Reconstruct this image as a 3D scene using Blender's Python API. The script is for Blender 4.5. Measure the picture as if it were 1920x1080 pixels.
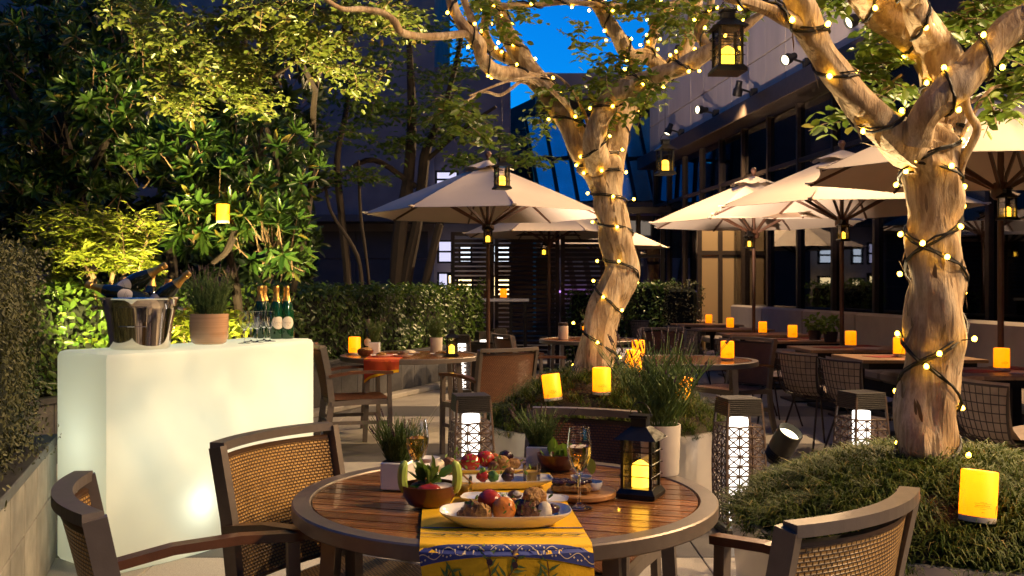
import bpy, math, random
import numpy as np
from mathutils import Vector, Matrix, Quaternion
R = math.radians
random.seed(7); rng = np.random.default_rng(7)
sc = bpy.context.scene
for o in list(bpy.data.objects): bpy.data.objects.remove(o)
# ------------------------------------------------------------------ camera, sky, sun, exposure
F = 1840.0                     # focal length in photo pixels (photo 1920 wide)
EYE = 1.35
cam = bpy.data.cameras.new('camera'); cam.sensor_width = 36; cam.lens = 36*F/1920; cam.clip_end = 900; cam.clip_start = .05
cam.dof.use_dof = True; cam.dof.focus_distance = 3.0; cam.dof.aperture_fstop = 18
co = bpy.data.objects.new('camera', cam); sc.collection.objects.link(co)
co.location = (0, 0, EYE); co.rotation_euler = (R(90), 0, 0); sc.camera = co
SUN_EL, SUN_ROT = R(4.0), R(155)
w = bpy.data.worlds.new('World'); sc.world = w; w.use_nodes = True
nt = w.node_tree; nt.nodes.clear()
sky = nt.nodes.new('ShaderNodeTexSky'); sky.sky_type = 'NISHITA'; sky.sun_disc = False
sky.sun_elevation = SUN_EL; sky.sun_rotation = SUN_ROT; sky.ozone_density = 6; sky.dust_density = .2; sky.air_density = 1.0
tint = nt.nodes.new('ShaderNodeMix'); tint.data_type = 'RGBA'; tint.blend_type = 'MULTIPLY'; tint.inputs[0].default_value = 1
tint.inputs[7].default_value = (.05, .82, 1.0, 1)          # deep dusk blue
bgn = nt.nodes.new('ShaderNodeBackground'); bgn.inputs[1].default_value = .15
outn = nt.nodes.new('ShaderNodeOutputWorld')
nt.links.new(sky.outputs[0], tint.inputs[6]); nt.links.new(tint.outputs[2], bgn.inputs[0]); nt.links.new(bgn.outputs[0], outn.inputs[0])
sun = bpy.data.lights.new('sun', 'SUN'); sun.energy = .012; sun.angle = R(12); sun.color = (1, .8, .75)
so = bpy.data.objects.new('sun', sun); sc.collection.objects.link(so)
so.rotation_euler = (R(86), 0, R(25))
vs = sc.view_settings
vs.view_transform = 'Standard'; vs.look = 'None'; vs.exposure = 1.25; vs.gamma = 1; vs.use_curve_mapping = False
sc.cycles.use_denoising = True
sc.cycles.max_bounces = 8; sc.cycles.diffuse_bounces = 3; sc.cycles.transparent_max_bounces = 12
sc.cycles.caustics_reflective = False; sc.cycles.caustics_refractive = False
sc.cycles.sample_clamp_indirect = 4

# ------------------------------------------------------------------ helpers
def W(x, y, d):                # a photo pixel at distance d (metres in front of the camera)
    return Vector(((x-960)/F*d, d, EYE+(540-y)/F*d))
def XD(x, d): return (x-960)/F*d
def V(*a): return Vector(a)
class MB:
    def __init__(s): s.v=[]; s.f=[]; s.uv=[]; s.mi=[]
    def add(s, vs_, fs, m=0, uvs=None):
        k=len(s.v); s.v.extend([tuple(p) for p in vs_])
        for i,f in enumerate(fs):
            s.f.append([k+j for j in f]); s.mi.append(m); s.uv.append([uvs[j] for j in f] if uvs else None)
        return s
    def box(s, c, d, rot=None, m=0, taper=1.0):
        x,y,z=d[0]/2,d[1]/2,d[2]/2
        P=[V(-x,-y,-z),V(x,-y,-z),V(x,y,-z),V(-x,y,-z),V(-x*taper,-y*taper,z),V(x*taper,-y*taper,z),V(x*taper,y*taper,z),V(-x*taper,y*taper,z)]
        if rot is not None:
            M=rot if isinstance(rot,Matrix) else Matrix.Rotation(rot,3,'Z')
            P=[M@p for p in P]
        c=V(*c)
        return s.add([p+c for p in P],[(0,3,2,1),(4,5,6,7),(0,1,5,4),(1,2,6,5),(2,3,7,6),(3,0,4,7)],m)
    def bbox(s, c, d, b=.004, rot=None, m=0):
        # box with chamfered vertical and top edges
        x,y,z=d[0]/2,d[1]/2,d[2]/2; b=min(b,x*.9,y*.9,z*.9)
        def ring(i,zz): return [V(-x+i,-y,zz),V(x-i,-y,zz),V(x,-y+i,zz),V(x,y-i,zz),V(x-i,y,zz),V(-x+i,y,zz),V(-x,y-i,zz),V(-x,-y+i,zz)]
        def rin(zz): return [V(p.x*(x-b)/x,p.y*(y-b)/y,zz) for p in ring(b,0)]
        P=rin(-z)+ring(b,-z+b)+ring(b,z-b)+rin(z)
        if rot is not None:
            M=rot if isinstance(rot,Matrix) else Matrix.Rotation(rot,3,'Z')
            P=[M@p for p in P]
        c=V(*c); P=[p+c for p in P]
        fs=[tuple(range(7,-1,-1)),tuple(range(24,32))]
        for k in range(3):
            for i in range(8):
                j=(i+1)%8; fs.append((k*8+i,k*8+j,k*8+8+j,k*8+8+i))
        return s.add(P,fs,m)
    def tube(s, path, r, n=6, m=0, cap=True, sect=None, up=None, lump=0, seed=0):
        # sweep of a round (or rectangular sect=(w,h)) section along a path
        P=[V(*p) for p in path]; N=len(P)
        if not hasattr(r,'__len__'): r=[r]*N
        T=[]
        for i in range(N):
            t=(P[min(i+1,N-1)]-P[max(i-1,0)]); T.append(t.normalized() if t.length>1e-9 else V(0,0,1))
        u=V(*up) if up else (V(0,0,1) if abs(T[0].z)<.9 else V(1,0,0))
        vs_=[]; 
        for i in range(N):
            t=T[i]; 
            if up: u=V(*up)
            a=u-t*u.dot(t)
            if a.length<1e-6: a=t.orthogonal()
            a.normalize(); u=a; b=t.cross(a)
            if sect:
                w_,h_=sect[0]/2*r[i],sect[1]/2*r[i]
                vs_+= [P[i]+b*x_+a*y_ for x_,y_ in ((-w_,-h_),(w_,-h_),(w_,h_),(-w_,h_))]
            else:
                if lump:
                    g=lambda q:1+lump*(.5*math.sin(2*q+seed+i*.11)+.45*math.sin(3*q-seed*2+i*.23)+.35*math.sin(5*q+i*.10+seed)*math.sin(i*.12+seed)+.25*math.sin(q+i*.19+seed*3)+.22*math.sin(9*q+i*.05)+.15*math.sin(13*q-i*.07+seed))
                    vs_+= [P[i]+(a*math.cos(q)+b*math.sin(q))*r[i]*g(q) for q in [2*math.pi*k/n for k in range(n)]]
                else: vs_+= [P[i]+(a*math.cos(q)+b*math.sin(q))*r[i] for q in [2*math.pi*k/n for k in range(n)]]
        if sect: n=4
        fs=[]
        for i in range(N-1):
            for k in range(n):
                l=(k+1)%n; fs.append((i*n+k,i*n+l,(i+1)*n+l,(i+1)*n+k))
        if cap: fs+= [tuple(range(n-1,-1,-1)),tuple((N-1)*n+k for k in range(n))]
        return s.add(vs_,fs,m)
    def lathe(s, prof, n=20, c=(0,0,0), M=None, m=0, caps=True):
        c=V(*c); vs_=[]; N=len(prof)
        for r,z in prof:
            for k in range(n):
                q=2*math.pi*k/n; p=V(r*math.cos(q),r*math.sin(q),z)
                if M is not None: p=M@p
                vs_.append(p+c)
        fs=[]
        for i in range(N-1):
            for k in range(n):
                l=(k+1)%n; fs.append((i*n+k,i*n+l,(i+1)*n+l,(i+1)*n+k))
        if caps:
            if prof[0][0]>1e-5: fs.append(tuple(range(n-1,-1,-1)))
            if prof[-1][0]>1e-5: fs.append(tuple((N-1)*n+k for k in range(n)))
        return s.add(vs_,fs,m)
    def grid(s, fn, nu, nv, m=0, uvs=(1,1), flip=False):
        vs_=[]; uv=[]
        for j in range(nv+1):
            for i in range(nu+1):
                u,v=i/nu,j/nv; vs_.append(fn(u,v)); uv.append((u*uvs[0],v*uvs[1]))
        fs=[]
        for j in range(nv):
            for i in range(nu):
                a=j*(nu+1)+i; q=(a,a+1,a+nu+2,a+nu+1); fs.append(q[::-1] if flip else q)
        return s.add(vs_,fs,m,uv)
    def blob(s, c, rad, n=10, amp=.12, seed=0, m=0, M=None):
        rr=random.Random(seed); ph=[rr.uniform(0,6.28) for _ in range(6)]
        vs_=[]; nv=max(5,n//2+1); c=V(*c)
        for j in range(nv+1):
            th=math.pi*j/nv
            for k in range(n):
                q=2*math.pi*k/n; x,y,z=math.sin(th)*math.cos(q),math.sin(th)*math.sin(q),math.cos(th)
                g=1+(amp*.5*(math.sin(13*x+ph[4]+6*z)*math.sin(11*y+ph[5]+5*x)+.7*math.sin(19*z+ph[0]+9*y)) if amp>.2 else 0)+amp*(math.sin(3*x+ph[0]+2*y)+math.sin(4*y+ph[1]-3*z)+.6*math.sin(7*z+ph[2]+5*x)+.5*math.sin(9*x+ph[3]+8*y))/2
                p=V(x*rad[0]*g,y*rad[1]*g,z*rad[2]*g)
                if M is not None: p=M@p
                vs_.append(c+p)
        fs=[]
        for j in range(nv):
            for k in range(n):
                l=(k+1)%n; fs.append((j*n+k,(j+1)*n+k,(j+1)*n+l,j*n+l))
        return s.add(vs_,fs,m)
    def mesh(s, name, mats, smooth=False):
        me=bpy.data.meshes.new(name); me.from_pydata(s.v,[],s.f)
        for m_ in (mats if isinstance(mats,(list,tuple)) else [mats]): me.materials.append(m_)
        me.polygons.foreach_set('material_index',s.mi)
        if smooth: me.polygons.foreach_set('use_smooth',[True]*len(s.f))
        if any(u for u in s.uv):
            l=me.uv_layers.new(name='UVMap'); k=0; flat=[]
            for f,u in zip(s.f,s.uv):
                for i in range(len(f)): flat+= list(u[i]) if u else [0,0]
            l.data.foreach_set('uv',flat)
        me.update()
        if smooth:
            try: me.set_sharp_from_angle(angle=R(40 if smooth is True else smooth))
            except Exception: pass
        return me
    def build(s, name, mats, parent=None, smooth=False, **k):
        return obj(name, s.mesh(name,mats,smooth), parent, **k)
def obj(name, me, parent=None, loc=None, rz=None, rot=None, label=None, cat=None, group=None, kind=None):
    o=bpy.data.objects.new(name,me); sc.collection.objects.link(o)
    if parent: o.parent=parent
    if loc is not None: o.location=loc
    if rz is not None: o.rotation_euler=(0,0,rz)
    if rot is not None: o.rotation_euler=rot
    tag(o,label,cat,group,kind); return o
def tag(o,label=None,cat=None,group=None,kind=None):
    if label: o['label']=label
    if cat: o['category']=cat
    if group: o['group']=group
    if kind: o['kind']=kind
    return o
def thing(name,label,cat,loc=(0,0,0),rz=0,group=None,rot=None):
    o=obj(name,None,None,loc,rz,rot,label,cat,group); o.empty_display_size=.1; return o
KIDS={}
def kids(o): return [c for c in bpy.data.objects if c.parent==o]
def tree_of(o): return (o,[(c,[(g,[]) for g in kids(c)]) for c in kids(o)])
def dup(tr, loc, rz=0, label=None, group=None, rot=None, scale=None):
    o,ch=tr; r=o.copy(); sc.collection.objects.link(r); r.location=loc; r.rotation_euler=rot if rot is not None else (0,0,rz)
    if scale: r.scale=(scale,)*3
    if label: r['label']=label
    if group: r['group']=group
    def rec(c,p):
        n=c[0].copy(); sc.collection.objects.link(n); n.parent=p
        for g in c[1]: rec(g,n)
    for c in ch: rec(c,r)
    return r
class Maker:                   # first call moves the built thing itself, later calls copy it
    def __init__(s,root): s.tr=tree_of(root); s.used=False
    def put(s,loc,rz=0,label=None,group=None,rot=None,scale=None):
        if not s.used:
            s.used=True; o=s.tr[0]; o.location=loc; o.rotation_euler=rot if rot is not None else (0,0,rz)
            if scale: o.scale=(scale,)*3
            if label: o['label']=label
            if group: o['group']=group
            return o
        return dup(s.tr,loc,rz,label,group,rot,scale)
def lamp(name,kind,loc,energy,color,target=None,size=60,blend=.4,rad=.03,parent=None):
    l=bpy.data.lights.new(name,kind); l.energy=energy; l.color=color; l.shadow_soft_size=rad
    if kind=='SPOT': l.spot_size=R(size); l.spot_blend=blend
    o=bpy.data.objects.new(name,l); sc.collection.objects.link(o); o.location=loc
    if target is not None: o.rotation_euler=(V(*target)-V(*loc)).to_track_quat('-Z','Y').to_euler()
    if parent: o.parent=parent
    return o
# ------------------------------------------------------------------ materials
def nodes(name):
    m=bpy.data.materials.new(name); m.use_nodes=True; n=m.node_tree; return m,n,n.nodes['Principled BSDF']
def rgba(c): return (c[0],c[1],c[2],1)
def pm(name,col,rough=.5,metal=0,var=.18,vs=6,bump=0,bs=60,col2=None,spec=.5,coat=0,stretch=None,objrand=0,trans=0,ior=1.45,emis=None,est=0,sheen=0,detail=5):
    m,n,b=nodes(name); N=n.nodes; L=n.links
    b.inputs['Roughness'].default_value=rough; b.inputs['Metallic'].default_value=metal
    b.inputs['Specular IOR Level'].default_value=spec; b.inputs['Coat Weight'].default_value=coat
    b.inputs['Transmission Weight'].default_value=trans; b.inputs['IOR'].default_value=ior; b.inputs['Sheen Weight'].default_value=sheen
    tc=N.new('ShaderNodeTexCoord'); mp=N.new('ShaderNodeMapping'); L.new(tc.outputs['Object'],mp.inputs[0])
    if stretch: mp.inputs['Scale'].default_value=stretch
    if var>0 or col2:
        no=N.new('ShaderNodeTexNoise'); no.inputs['Scale'].default_value=vs; no.inputs['Detail'].default_value=detail; L.new(mp.outputs[0],no.inputs[0])
        cr=N.new('ShaderNodeValToRGB'); cr.color_ramp.elements[0].position=.3; cr.color_ramp.elements[1].position=.7
        c2=col2 if col2 else tuple(min(1,c*(1+var)) for c in col); c1=col if col2 else tuple(c*(1-var) for c in col)
        cr.color_ramp.elements[0].color=rgba(c1); cr.color_ramp.elements[1].color=rgba(c2); L.new(no.outputs[0],cr.inputs[0])
        src=cr.outputs[0]
        if objrand:
            oi=N.new('ShaderNodeObjectInfo'); hs=N.new('ShaderNodeHueSaturation'); mr=N.new('ShaderNodeMapRange')
            mr.inputs['To Min'].default_value=1-objrand; mr.inputs['To Max'].default_value=1+objrand
            L.new(oi.outputs['Random'],mr.inputs[0]); L.new(mr.outputs[0],hs.inputs['Value']); L.new(src,hs.inputs['Color']); src=hs.outputs[0]
            ad=N.new('ShaderNodeVectorMath'); L.new(tc.outputs['Object'],ad.inputs[0]); L.new(oi.outputs['Random'],ad.inputs[1])
            sca=N.new('ShaderNodeVectorMath'); sca.operation='MULTIPLY_ADD'
            L.new(oi.outputs['Random'],sca.inputs[0]); sca.inputs[1].default_value=(17,31,9); L.new(tc.outputs['Object'],sca.inputs[2]); L.new(sca.outputs[0],mp.inputs[0])
        L.new(src,b.inputs['Base Color'])
    else: b.inputs['Base Color'].default_value=rgba(col)
    if bump>0:
        nb=N.new('ShaderNodeTexNoise'); nb.inputs['Scale'].default_value=bs; nb.inputs['Detail'].default_value=6; L.new(mp.outputs[0],nb.inputs[0])
        bu=N.new('ShaderNodeBump'); bu.inputs['Strength'].default_value=bump; bu.inputs['Distance'].default_value=.01; L.new(nb.outputs[0],bu.inputs['Height']); L.new(bu.outputs[0],b.inputs['Normal'])
    if emis: b.inputs['Emission Color'].default_value=rgba(emis); b.inputs['Emission Strength'].default_value=est
    return m
def leafmat(name,c1,c2,rough=.42,tr=.3,c3=None):
    m,n,b=nodes(name); N=n.nodes; L=n.links
    g=N.new('ShaderNodeNewGeometry'); cr=N.new('ShaderNodeValToRGB'); e=cr.color_ramp.elements
    e[0].color=rgba(c1); e[1].color=rgba(c2)
    if c3: x=e.new(.93); x.color=rgba(c2); e[-1].color=rgba(c3)
    L.new(g.outputs['Random Per Island'],cr.inputs[0]); L.new(cr.outputs[0],b.inputs['Base Color'])
    b.inputs['Roughness'].default_value=rough; b.inputs['Specular IOR Level'].default_value=.45
    t=N.new('ShaderNodeBsdfTranslucent'); L.new(cr.outputs[0],t.inputs[0]); mx=N.new('ShaderNodeMixShader'); mx.inputs[0].default_value=tr
    L.new(b.outputs[0],mx.inputs[1]); L.new(t.outputs[0],mx.inputs[2]); L.new(mx.outputs[0],N['Material Output'].inputs[0]); return m
def emit(name,col,st):
    m,n,b=nodes(name); b.inputs['Base Color'].default_value=(.6,.6,.6,1); b.inputs['Emission Color'].default_value=rgba(col); b.inputs['Emission Strength'].default_value=st; return m
def transl(name,col,f):
    m,n,b=nodes(name); N=n.nodes; L=n.links; b.inputs['Base Color'].default_value=rgba(col); b.inputs['Roughness'].default_value=.9
    t=N.new('ShaderNodeBsdfTranslucent'); t.inputs[0].default_value=rgba(col); x=N.new('ShaderNodeMixShader'); x.inputs[0].default_value=f
    L.new(b.outputs[0],x.inputs[1]); L.new(t.outputs[0],x.inputs[2]); L.new(x.outputs[0],N['Material Output'].inputs[0]); return m
def barkmat():
    m,n,b=nodes('peeling_bark'); N=n.nodes; L=n.links; b.inputs['Roughness'].default_value=.72
    tc=N.new('ShaderNodeTexCoord')
    def noise(sc_,stretch,det,lo,hi):
        mp=N.new('ShaderNodeMapping'); mp.inputs['Scale'].default_value=stretch; L.new(tc.outputs['Object'],mp.inputs[0])
        no=N.new('ShaderNodeTexNoise'); no.inputs['Scale'].default_value=sc_; no.inputs['Detail'].default_value=det; no.inputs['Distortion'].default_value=.6; L.new(mp.outputs[0],no.inputs[0])
        mr=N.new('ShaderNodeMapRange'); mr.inputs['From Min'].default_value=lo; mr.inputs['From Max'].default_value=hi; L.new(no.outputs[0],mr.inputs[0]); return mr.outputs[0]
    patch=noise(7,(1.6,1.6,.55),6,.42,.58); streak=noise(9,(5,5,.7),6,.30,.56); fine=noise(60,(3,3,.7),5,.3,.7)
    def mix(f,a,c,blend='MIX'):
        x=N.new('ShaderNodeMix'); x.data_type='RGBA'; x.blend_type=blend
        if isinstance(f,float): x.inputs[0].default_value=f
        else: L.new(f,x.inputs[0])
        for i,v in ((6,a),(7,c)):
            if isinstance(v,tuple): x.inputs[i].default_value=rgba(v)
            else: L.new(v,x.inputs[i])
        return x.outputs[2]
    c=mix(patch,(.60,.46,.30),(.42,.28,.15)); c=mix(streak,(.27,.17,.09),c); gr=N.new('ShaderNodeMapRange'); L.new(fine,gr.inputs[0]); gr.inputs['To Min'].default_value=.78; gr.inputs['To Max'].default_value=1.1
    cm=N.new('ShaderNodeCombineColor'); [L.new(gr.outputs[0],cm.inputs[i]) for i in range(3)]; c=mix(1.0,c,cm.outputs[0],'MULTIPLY'); L.new(c,b.inputs['Base Color'])
    ad=N.new('ShaderNodeMath'); ad.operation='MULTIPLY_ADD'; L.new(fine,ad.inputs[0]); ad.inputs[1].default_value=.35; L.new(streak,ad.inputs[2])
    bu=N.new('ShaderNodeBump'); bu.inputs['Strength'].default_value=.4; bu.inputs['Distance'].default_value=.008; L.new(ad.outputs[0],bu.inputs['Height']); L.new(bu.outputs[0],b.inputs['Normal']); return m
def waxmat(name,col,st):
    m,n,b=nodes(name); N=n.nodes; L=n.links
    b.inputs['Base Color'].default_value=(.55,.36,.03,1); b.inputs['Roughness'].default_value=.45; b.inputs['Emission Color'].default_value=rgba(col); b.inputs['Emission Strength'].default_value=st
    t=N.new('ShaderNodeBsdfTranslucent'); t.inputs[0].default_value=(.9,.47,.01,1); a=N.new('ShaderNodeAddShader')
    L.new(b.outputs[0],a.inputs[0]); L.new(t.outputs[0],a.inputs[1]); L.new(a.outputs[0],N['Material Output'].inputs[0]); return m
def wicker(name,c1,c2,cm,bw=.0150,rh=.0100):
    m,n,b=nodes(name); N=n.nodes; L=n.links
    uv=N.new('ShaderNodeUVMap'); br=N.new('ShaderNodeTexBrick')
    br.inputs['Scale'].default_value=1; br.inputs['Brick Width'].default_value=bw; br.inputs['Row Height'].default_value=rh
    br.inputs['Mortar Size'].default_value=.0034; br.inputs['Mortar Smooth'].default_value=1.0
    br.inputs['Color1'].default_value=rgba(c1); br.inputs['Color2'].default_value=rgba(c2); br.inputs['Mortar'].default_value=rgba(cm)
    no=N.new('ShaderNodeTexNoise'); no.inputs['Scale'].default_value=14; L.new(uv.outputs[0],no.inputs[0])
    mx=N.new('ShaderNodeMix'); mx.data_type='RGBA'; mx.blend_type='MULTIPLY'; mx.inputs[0].default_value=.5
    L.new(uv.outputs[0],br.inputs[0]); L.new(br.outputs[0],mx.inputs[6]); L.new(no.outputs[0],mx.inputs[7]); L.new(mx.outputs[2],b.inputs['Base Color'])
    inv=N.new('ShaderNodeMath'); inv.operation='SUBTRACT'; inv.inputs[0].default_value=1; L.new(br.outputs[1],inv.inputs[1])
    bu=N.new('ShaderNodeBump'); bu.inputs['Strength'].default_value=.9; bu.inputs['Distance'].default_value=.004
    L.new(inv.outputs[0],bu.inputs['Height']); L.new(bu.outputs[0],b.inputs['Normal']); b.inputs['Roughness'].default_value=.45; return m
def paneglass(name,tintc,tw=.75,rough=.02):
    m,n,b=nodes(name); N=n.nodes; L=n.links; N.remove(b)
    t=N.new('ShaderNodeBsdfTransparent'); t.inputs[0].default_value=rgba(tintc); g=N.new('ShaderNodeBsdfGlossy'); g.inputs['Roughness'].default_value=rough; g.inputs[0].default_value=(.9,.92,1,1)
    fr=N.new('ShaderNodeFresnel'); fr.inputs[0].default_value=1.5; ma=N.new('ShaderNodeMath'); ma.operation='MULTIPLY_ADD'; ma.inputs[1].default_value=.9; ma.inputs[2].default_value=1-tw-.2 if tw<.8 else .0
    mx=N.new('ShaderNodeMixShader'); L.new(fr.outputs[0],ma.inputs[0]); L.new(ma.outputs[0],mx.inputs[0]); L.new(t.outputs[0],mx.inputs[1]); L.new(g.outputs[0],mx.inputs[2]); L.new(mx.outputs[0],N['Material Output'].inputs[0]); return m
M_={}
def mk():
    d=M_
    d['light_stone']=pm('light_granite',(.36,.33,.29),.55,vs=260,var=.3,bump=.15,bs=300,objrand=.12,detail=3)
    d['dark_stone']=pm('dark_granite',(.10,.095,.095),.45,vs=260,var=.35,bump=.1,bs=300,objrand=.15,detail=3)
    d['mortar']=pm('mortar',(.07,.065,.06),.9,vs=4)
    d['slab']=pm('planter_stone',(.23,.22,.19),.6,vs=9,var=.25,bump=.2,bs=90,objrand=.1)
    d['coping']=pm('dark_coping',(.05,.048,.05),.5,vs=30)
    d['soil']=pm('soil',(.035,.024,.015),.95,vs=40,var=.5,bump=.8,bs=70)
    d['walltile']=pm('wall_tile',(.075,.07,.07),.5,vs=30,bump=.1,objrand=.15)
    d['facade']=pm('facade_stone',(.50,.43,.39),.75,vs=3,var=.1,bump=.12,bs=25,objrand=.06,stretch=(1,1,.25))
    d['dark_metal']=pm('dark_metal',(.018,.016,.016),.4,metal=.6,vs=20)
    d['bronze']=pm('bronze_metal',(.055,.04,.032),.45,metal=.5,vs=12)
    d['alu']=pm('aluminium_frame',(.17,.14,.122),.40,metal=.5,vs=30,var=.08,bump=.05,bs=200)
    d['blackmetal']=pm('black_iron',(.012,.011,.011),.38,metal=.3,vs=30,bump=.1,bs=150)
    d['glass_win']=paneglass('window_glass',(.5,.52,.55),.7)
    d['glass_clear']=paneglass('clear_glass',(.95,.93,.88),.95)
    d['beige']=transl('beige_blind',(.55,.40,.22),.45)
    d['dark_int']=pm('dark_interior',(.03,.025,.022),.8,vs=2)
    d['grey_wall']=pm('grey_render',(.17,.14,.15),.85,vs=2,bump=.1,bs=40)
    d['dark_wall']=pm('dark_cladding',(.05,.045,.055),.6,vs=3)
    d['brown_wall']=pm('brown_wall',(.16,.10,.07),.8,vs=3)
    d['slat']=pm('dark_wood_slat',(.035,.018,.013),.55,vs=8,stretch=(1,8,8),objrand=.2)
    d['teak']=pm('oiled_teak',(.30,.125,.04),.22,vs=5,col2=(.095,.034,.012),stretch=(1.2,22,22),bump=.12,bs=14,objrand=.35,coat=.25)
    d['armwood']=pm('arm_wood',(.10,.04,.02),.3,vs=6,stretch=(3,3,3),coat=.2,bump=.1,bs=40)
    d['lightwood']=pm('board_wood',(.45,.22,.07),.45,vs=6,col2=(.25,.10,.03),stretch=(2,14,2))
    d['bowlwood']=pm('bowl_wood',(.10,.03,.014),.28,vs=7,stretch=(2,2,9),coat=.3)
    d['tablewood']=pm('table_plank',(.36,.20,.10),.45,vs=6,stretch=(8,1,8),objrand=.15)
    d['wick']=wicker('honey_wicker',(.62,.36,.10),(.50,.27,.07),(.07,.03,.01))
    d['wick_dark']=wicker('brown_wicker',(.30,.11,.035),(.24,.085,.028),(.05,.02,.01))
    d['canvas']=pm('canvas',(.62,.52,.42),.9,vs=2,var=.06,bump=.1,bs=14)
    d['umbwood']=pm('umbrella_wood',(.10,.045,.025),.4,vs=10,stretch=(4,4,1),coat=.2)
    d['upholstery']=pm('grey_upholstery',(.30,.25,.21),.9,vs=4,var=.1,bump=.25,bs=220,sheen=.2)
    d['redcloth']=pm('red_mat',(.26,.035,.025),.8,vs=30)
    d['creamcloth']=pm('cream_mat',(.62,.52,.42),.85,vs=20)
    d['cushion']=pm('cream_cushion',(.40,.31,.24),.9,vs=12,bump=.2,bs=120)
    d['meshwire']=pm('brown_wire',(.03,.018,.013),.5,vs=12)
    d['white_ceramic']=pm('white_ceramic',(.78,.76,.72),.12,var=.03,coat=.4)
    d['cream_pot']=pm('cream_pot',(.62,.55,.47),.4,var=.06,vs=10,bump=.05)
    d['stripe_pot']=pm('striped_pot',(.40,.22,.12),.25,vs=4,col2=(.55,.33,.2),stretch=(.4,.4,30),coat=.4)
    d['planter']=pm('grey_planter',(.50,.45,.41),.28,metal=.35,vs=3,var=.1,coat=.2)
    d['steel']=pm('polished_steel',(.72,.66,.58),.07,metal=1,var=.02)
    d['bottle']=pm('green_glass',(.01,.09,.03),.06,trans=.55,var=0,coat=.5)
    d['darkbottle']=pm('dark_glass',(.01,.014,.008),.08,var=0,coat=.5)
    d['gold']=pm('gold_foil',(.75,.42,.10),.32,metal=.9,vs=60,bump=.3,bs=130)
    d['label']=pm('paper_label',(.74,.66,.55),.7,var=.04)
    d['ink']=pm('ink',(.10,.05,.01),.8,var=0)
    d['glass']=pm('drinking_glass',(1,1,1),.0,trans=1,var=0,ior=1.45)
    d['wine']=pm('sparkling_wine',(.95,.62,.16),.0,trans=1,var=0,ior=1.33)
    d['juice']=pm('yellow_puree',(.75,.45,.02),.35,var=.06)
    d['candle']=waxmat('candle_wax',(1.0,.40,.0),.20)
    d['candle_rim']=waxmat('candle_top_wax',(1.0,.60,.04),.28)
    d['flame_candle']=emit('pillar_candle',(1.0,.50,.03),2.4)
    d['base_white']=pm('candle_base',(.6,.52,.42),.6,var=.05)
    d['tube_light']=emit('lamp_tube',(1.0,.90,.80),1.5)
    d['rattan_dark']=pm('dark_rattan',(.014,.010,.008),.55,vs=60,bump=.4,bs=200)
    d['rattan']=pm('rattan',(.09,.052,.034),.55,vs=60,bump=.4,bs=200)
    d['bulb']=emit('bulb',(1.0,.52,.03),14.0)
    d['bark']=barkmat()
    d['dark_bark']=pm('dark_bark',(.03,.02,.014),.85,vs=10,stretch=(3,3,.6),bump=.5,bs=30)
    d['twig']=pm('twig_bark',(.20,.13,.07),.8,vs=20)
    d['leaf_myrtle']=leafmat('myrtle_leaf',(.07,.13,.015),(.16,.22,.03),.4,.38,(.26,.20,.05))
    d['leaf_canopy']=leafmat('canopy_leaf',(.085,.13,.018),(.17,.20,.035),.35,.3,(.24,.17,.04))
    d['leaf_mag']=leafmat('rosette_leaf',(.025,.075,.012),(.075,.13,.022),.3,.22,(.20,.15,.03))
    d['leaf_shrub']=leafmat('shrub_leaf',(.12,.17,.015),(.24,.27,.025),.4,.4)
    d['leaf_hedge']=leafmat('hedge_leaf',(.035,.085,.01),(.10,.16,.022),.28,.25,(.14,.18,.03))
    d['leaf_box']=leafmat('box_leaf',(.05,.06,.02),(.11,.11,.035),.5,.2)
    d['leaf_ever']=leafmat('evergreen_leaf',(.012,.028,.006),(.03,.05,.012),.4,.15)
    d['leaf_maple']=leafmat('maple_leaf',(.04,.085,.012),(.10,.15,.02),.5,.4)
    d['leaf_herb']=leafmat('herb_leaf',(.10,.19,.02),(.20,.30,.04),.4,.4)
    d['leaf_lav']=leafmat('lavender_leaf',(.05,.10,.02),(.13,.19,.045),.6,.2)
    d['lav_flower']=leafmat('lavender_flower',(.07,.045,.05),(.14,.09,.09),.8,.1)
    d['grassblade']=leafmat('mondo_grass',(.02,.05,.006),(.095,.115,.014),.6,.25,(.26,.18,.05))
    d['grassblade'].node_tree.nodes['Principled BSDF'].inputs['Specular IOR Level'].default_value=.2
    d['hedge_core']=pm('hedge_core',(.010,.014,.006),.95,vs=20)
    d['yellow_cloth']=pm('yellow_cotton',(.78,.45,.006),.75,vs=3,var=.08,bump=.15,bs=160)
    d['print_blue']=pm('print_blue',(.035,.05,.20),.75,vs=20)
    d['print_green']=leafmat('print_green',(.06,.12,.03),(.14,.20,.05),.8,0)
    d['print_brown']=pm('print_brown',(.14,.05,.02),.8,vs=20)
    d['print_olive']=pm('print_olive',(.035,.012,.02),.6,vs=60)
    d['print_cream']=pm('print_cream',(.70,.58,.35),.8,vs=20)
    d['red_runner']=pm('red_cotton',(.42,.035,.015),.8,vs=9,col2=(.55,.09,.01))
    d['lampblack']=pm('lamp_housing',(.022,.020,.019),.45,metal=.4,vs=20,bump=.05)
    d['lens']=emit('lit_lens',(1,.86,.55),1.5)
    d['cable']=pm('cable_rubber',(.012,.010,.009),.6,var=0)
    d['tomato']=pm('roast_tomato',(.38,.028,.012),.22,vs=25,col2=(.24,.02,.01),bump=.3,bs=50)
    d['orangef']=pm('seared_scallop',(.62,.22,.03),.3,vs=30,col2=(.40,.11,.015),bump=.3,bs=70)
    d['brownf']=pm('browned_food',(.20,.08,.02),.4,vs=50,col2=(.06,.022,.008),bump=.8,bs=70)
    d['goldf']=pm('fried_batter',(.45,.24,.05),.5,vs=60,col2=(.20,.08,.02),bump=1,bs=80)
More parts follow.
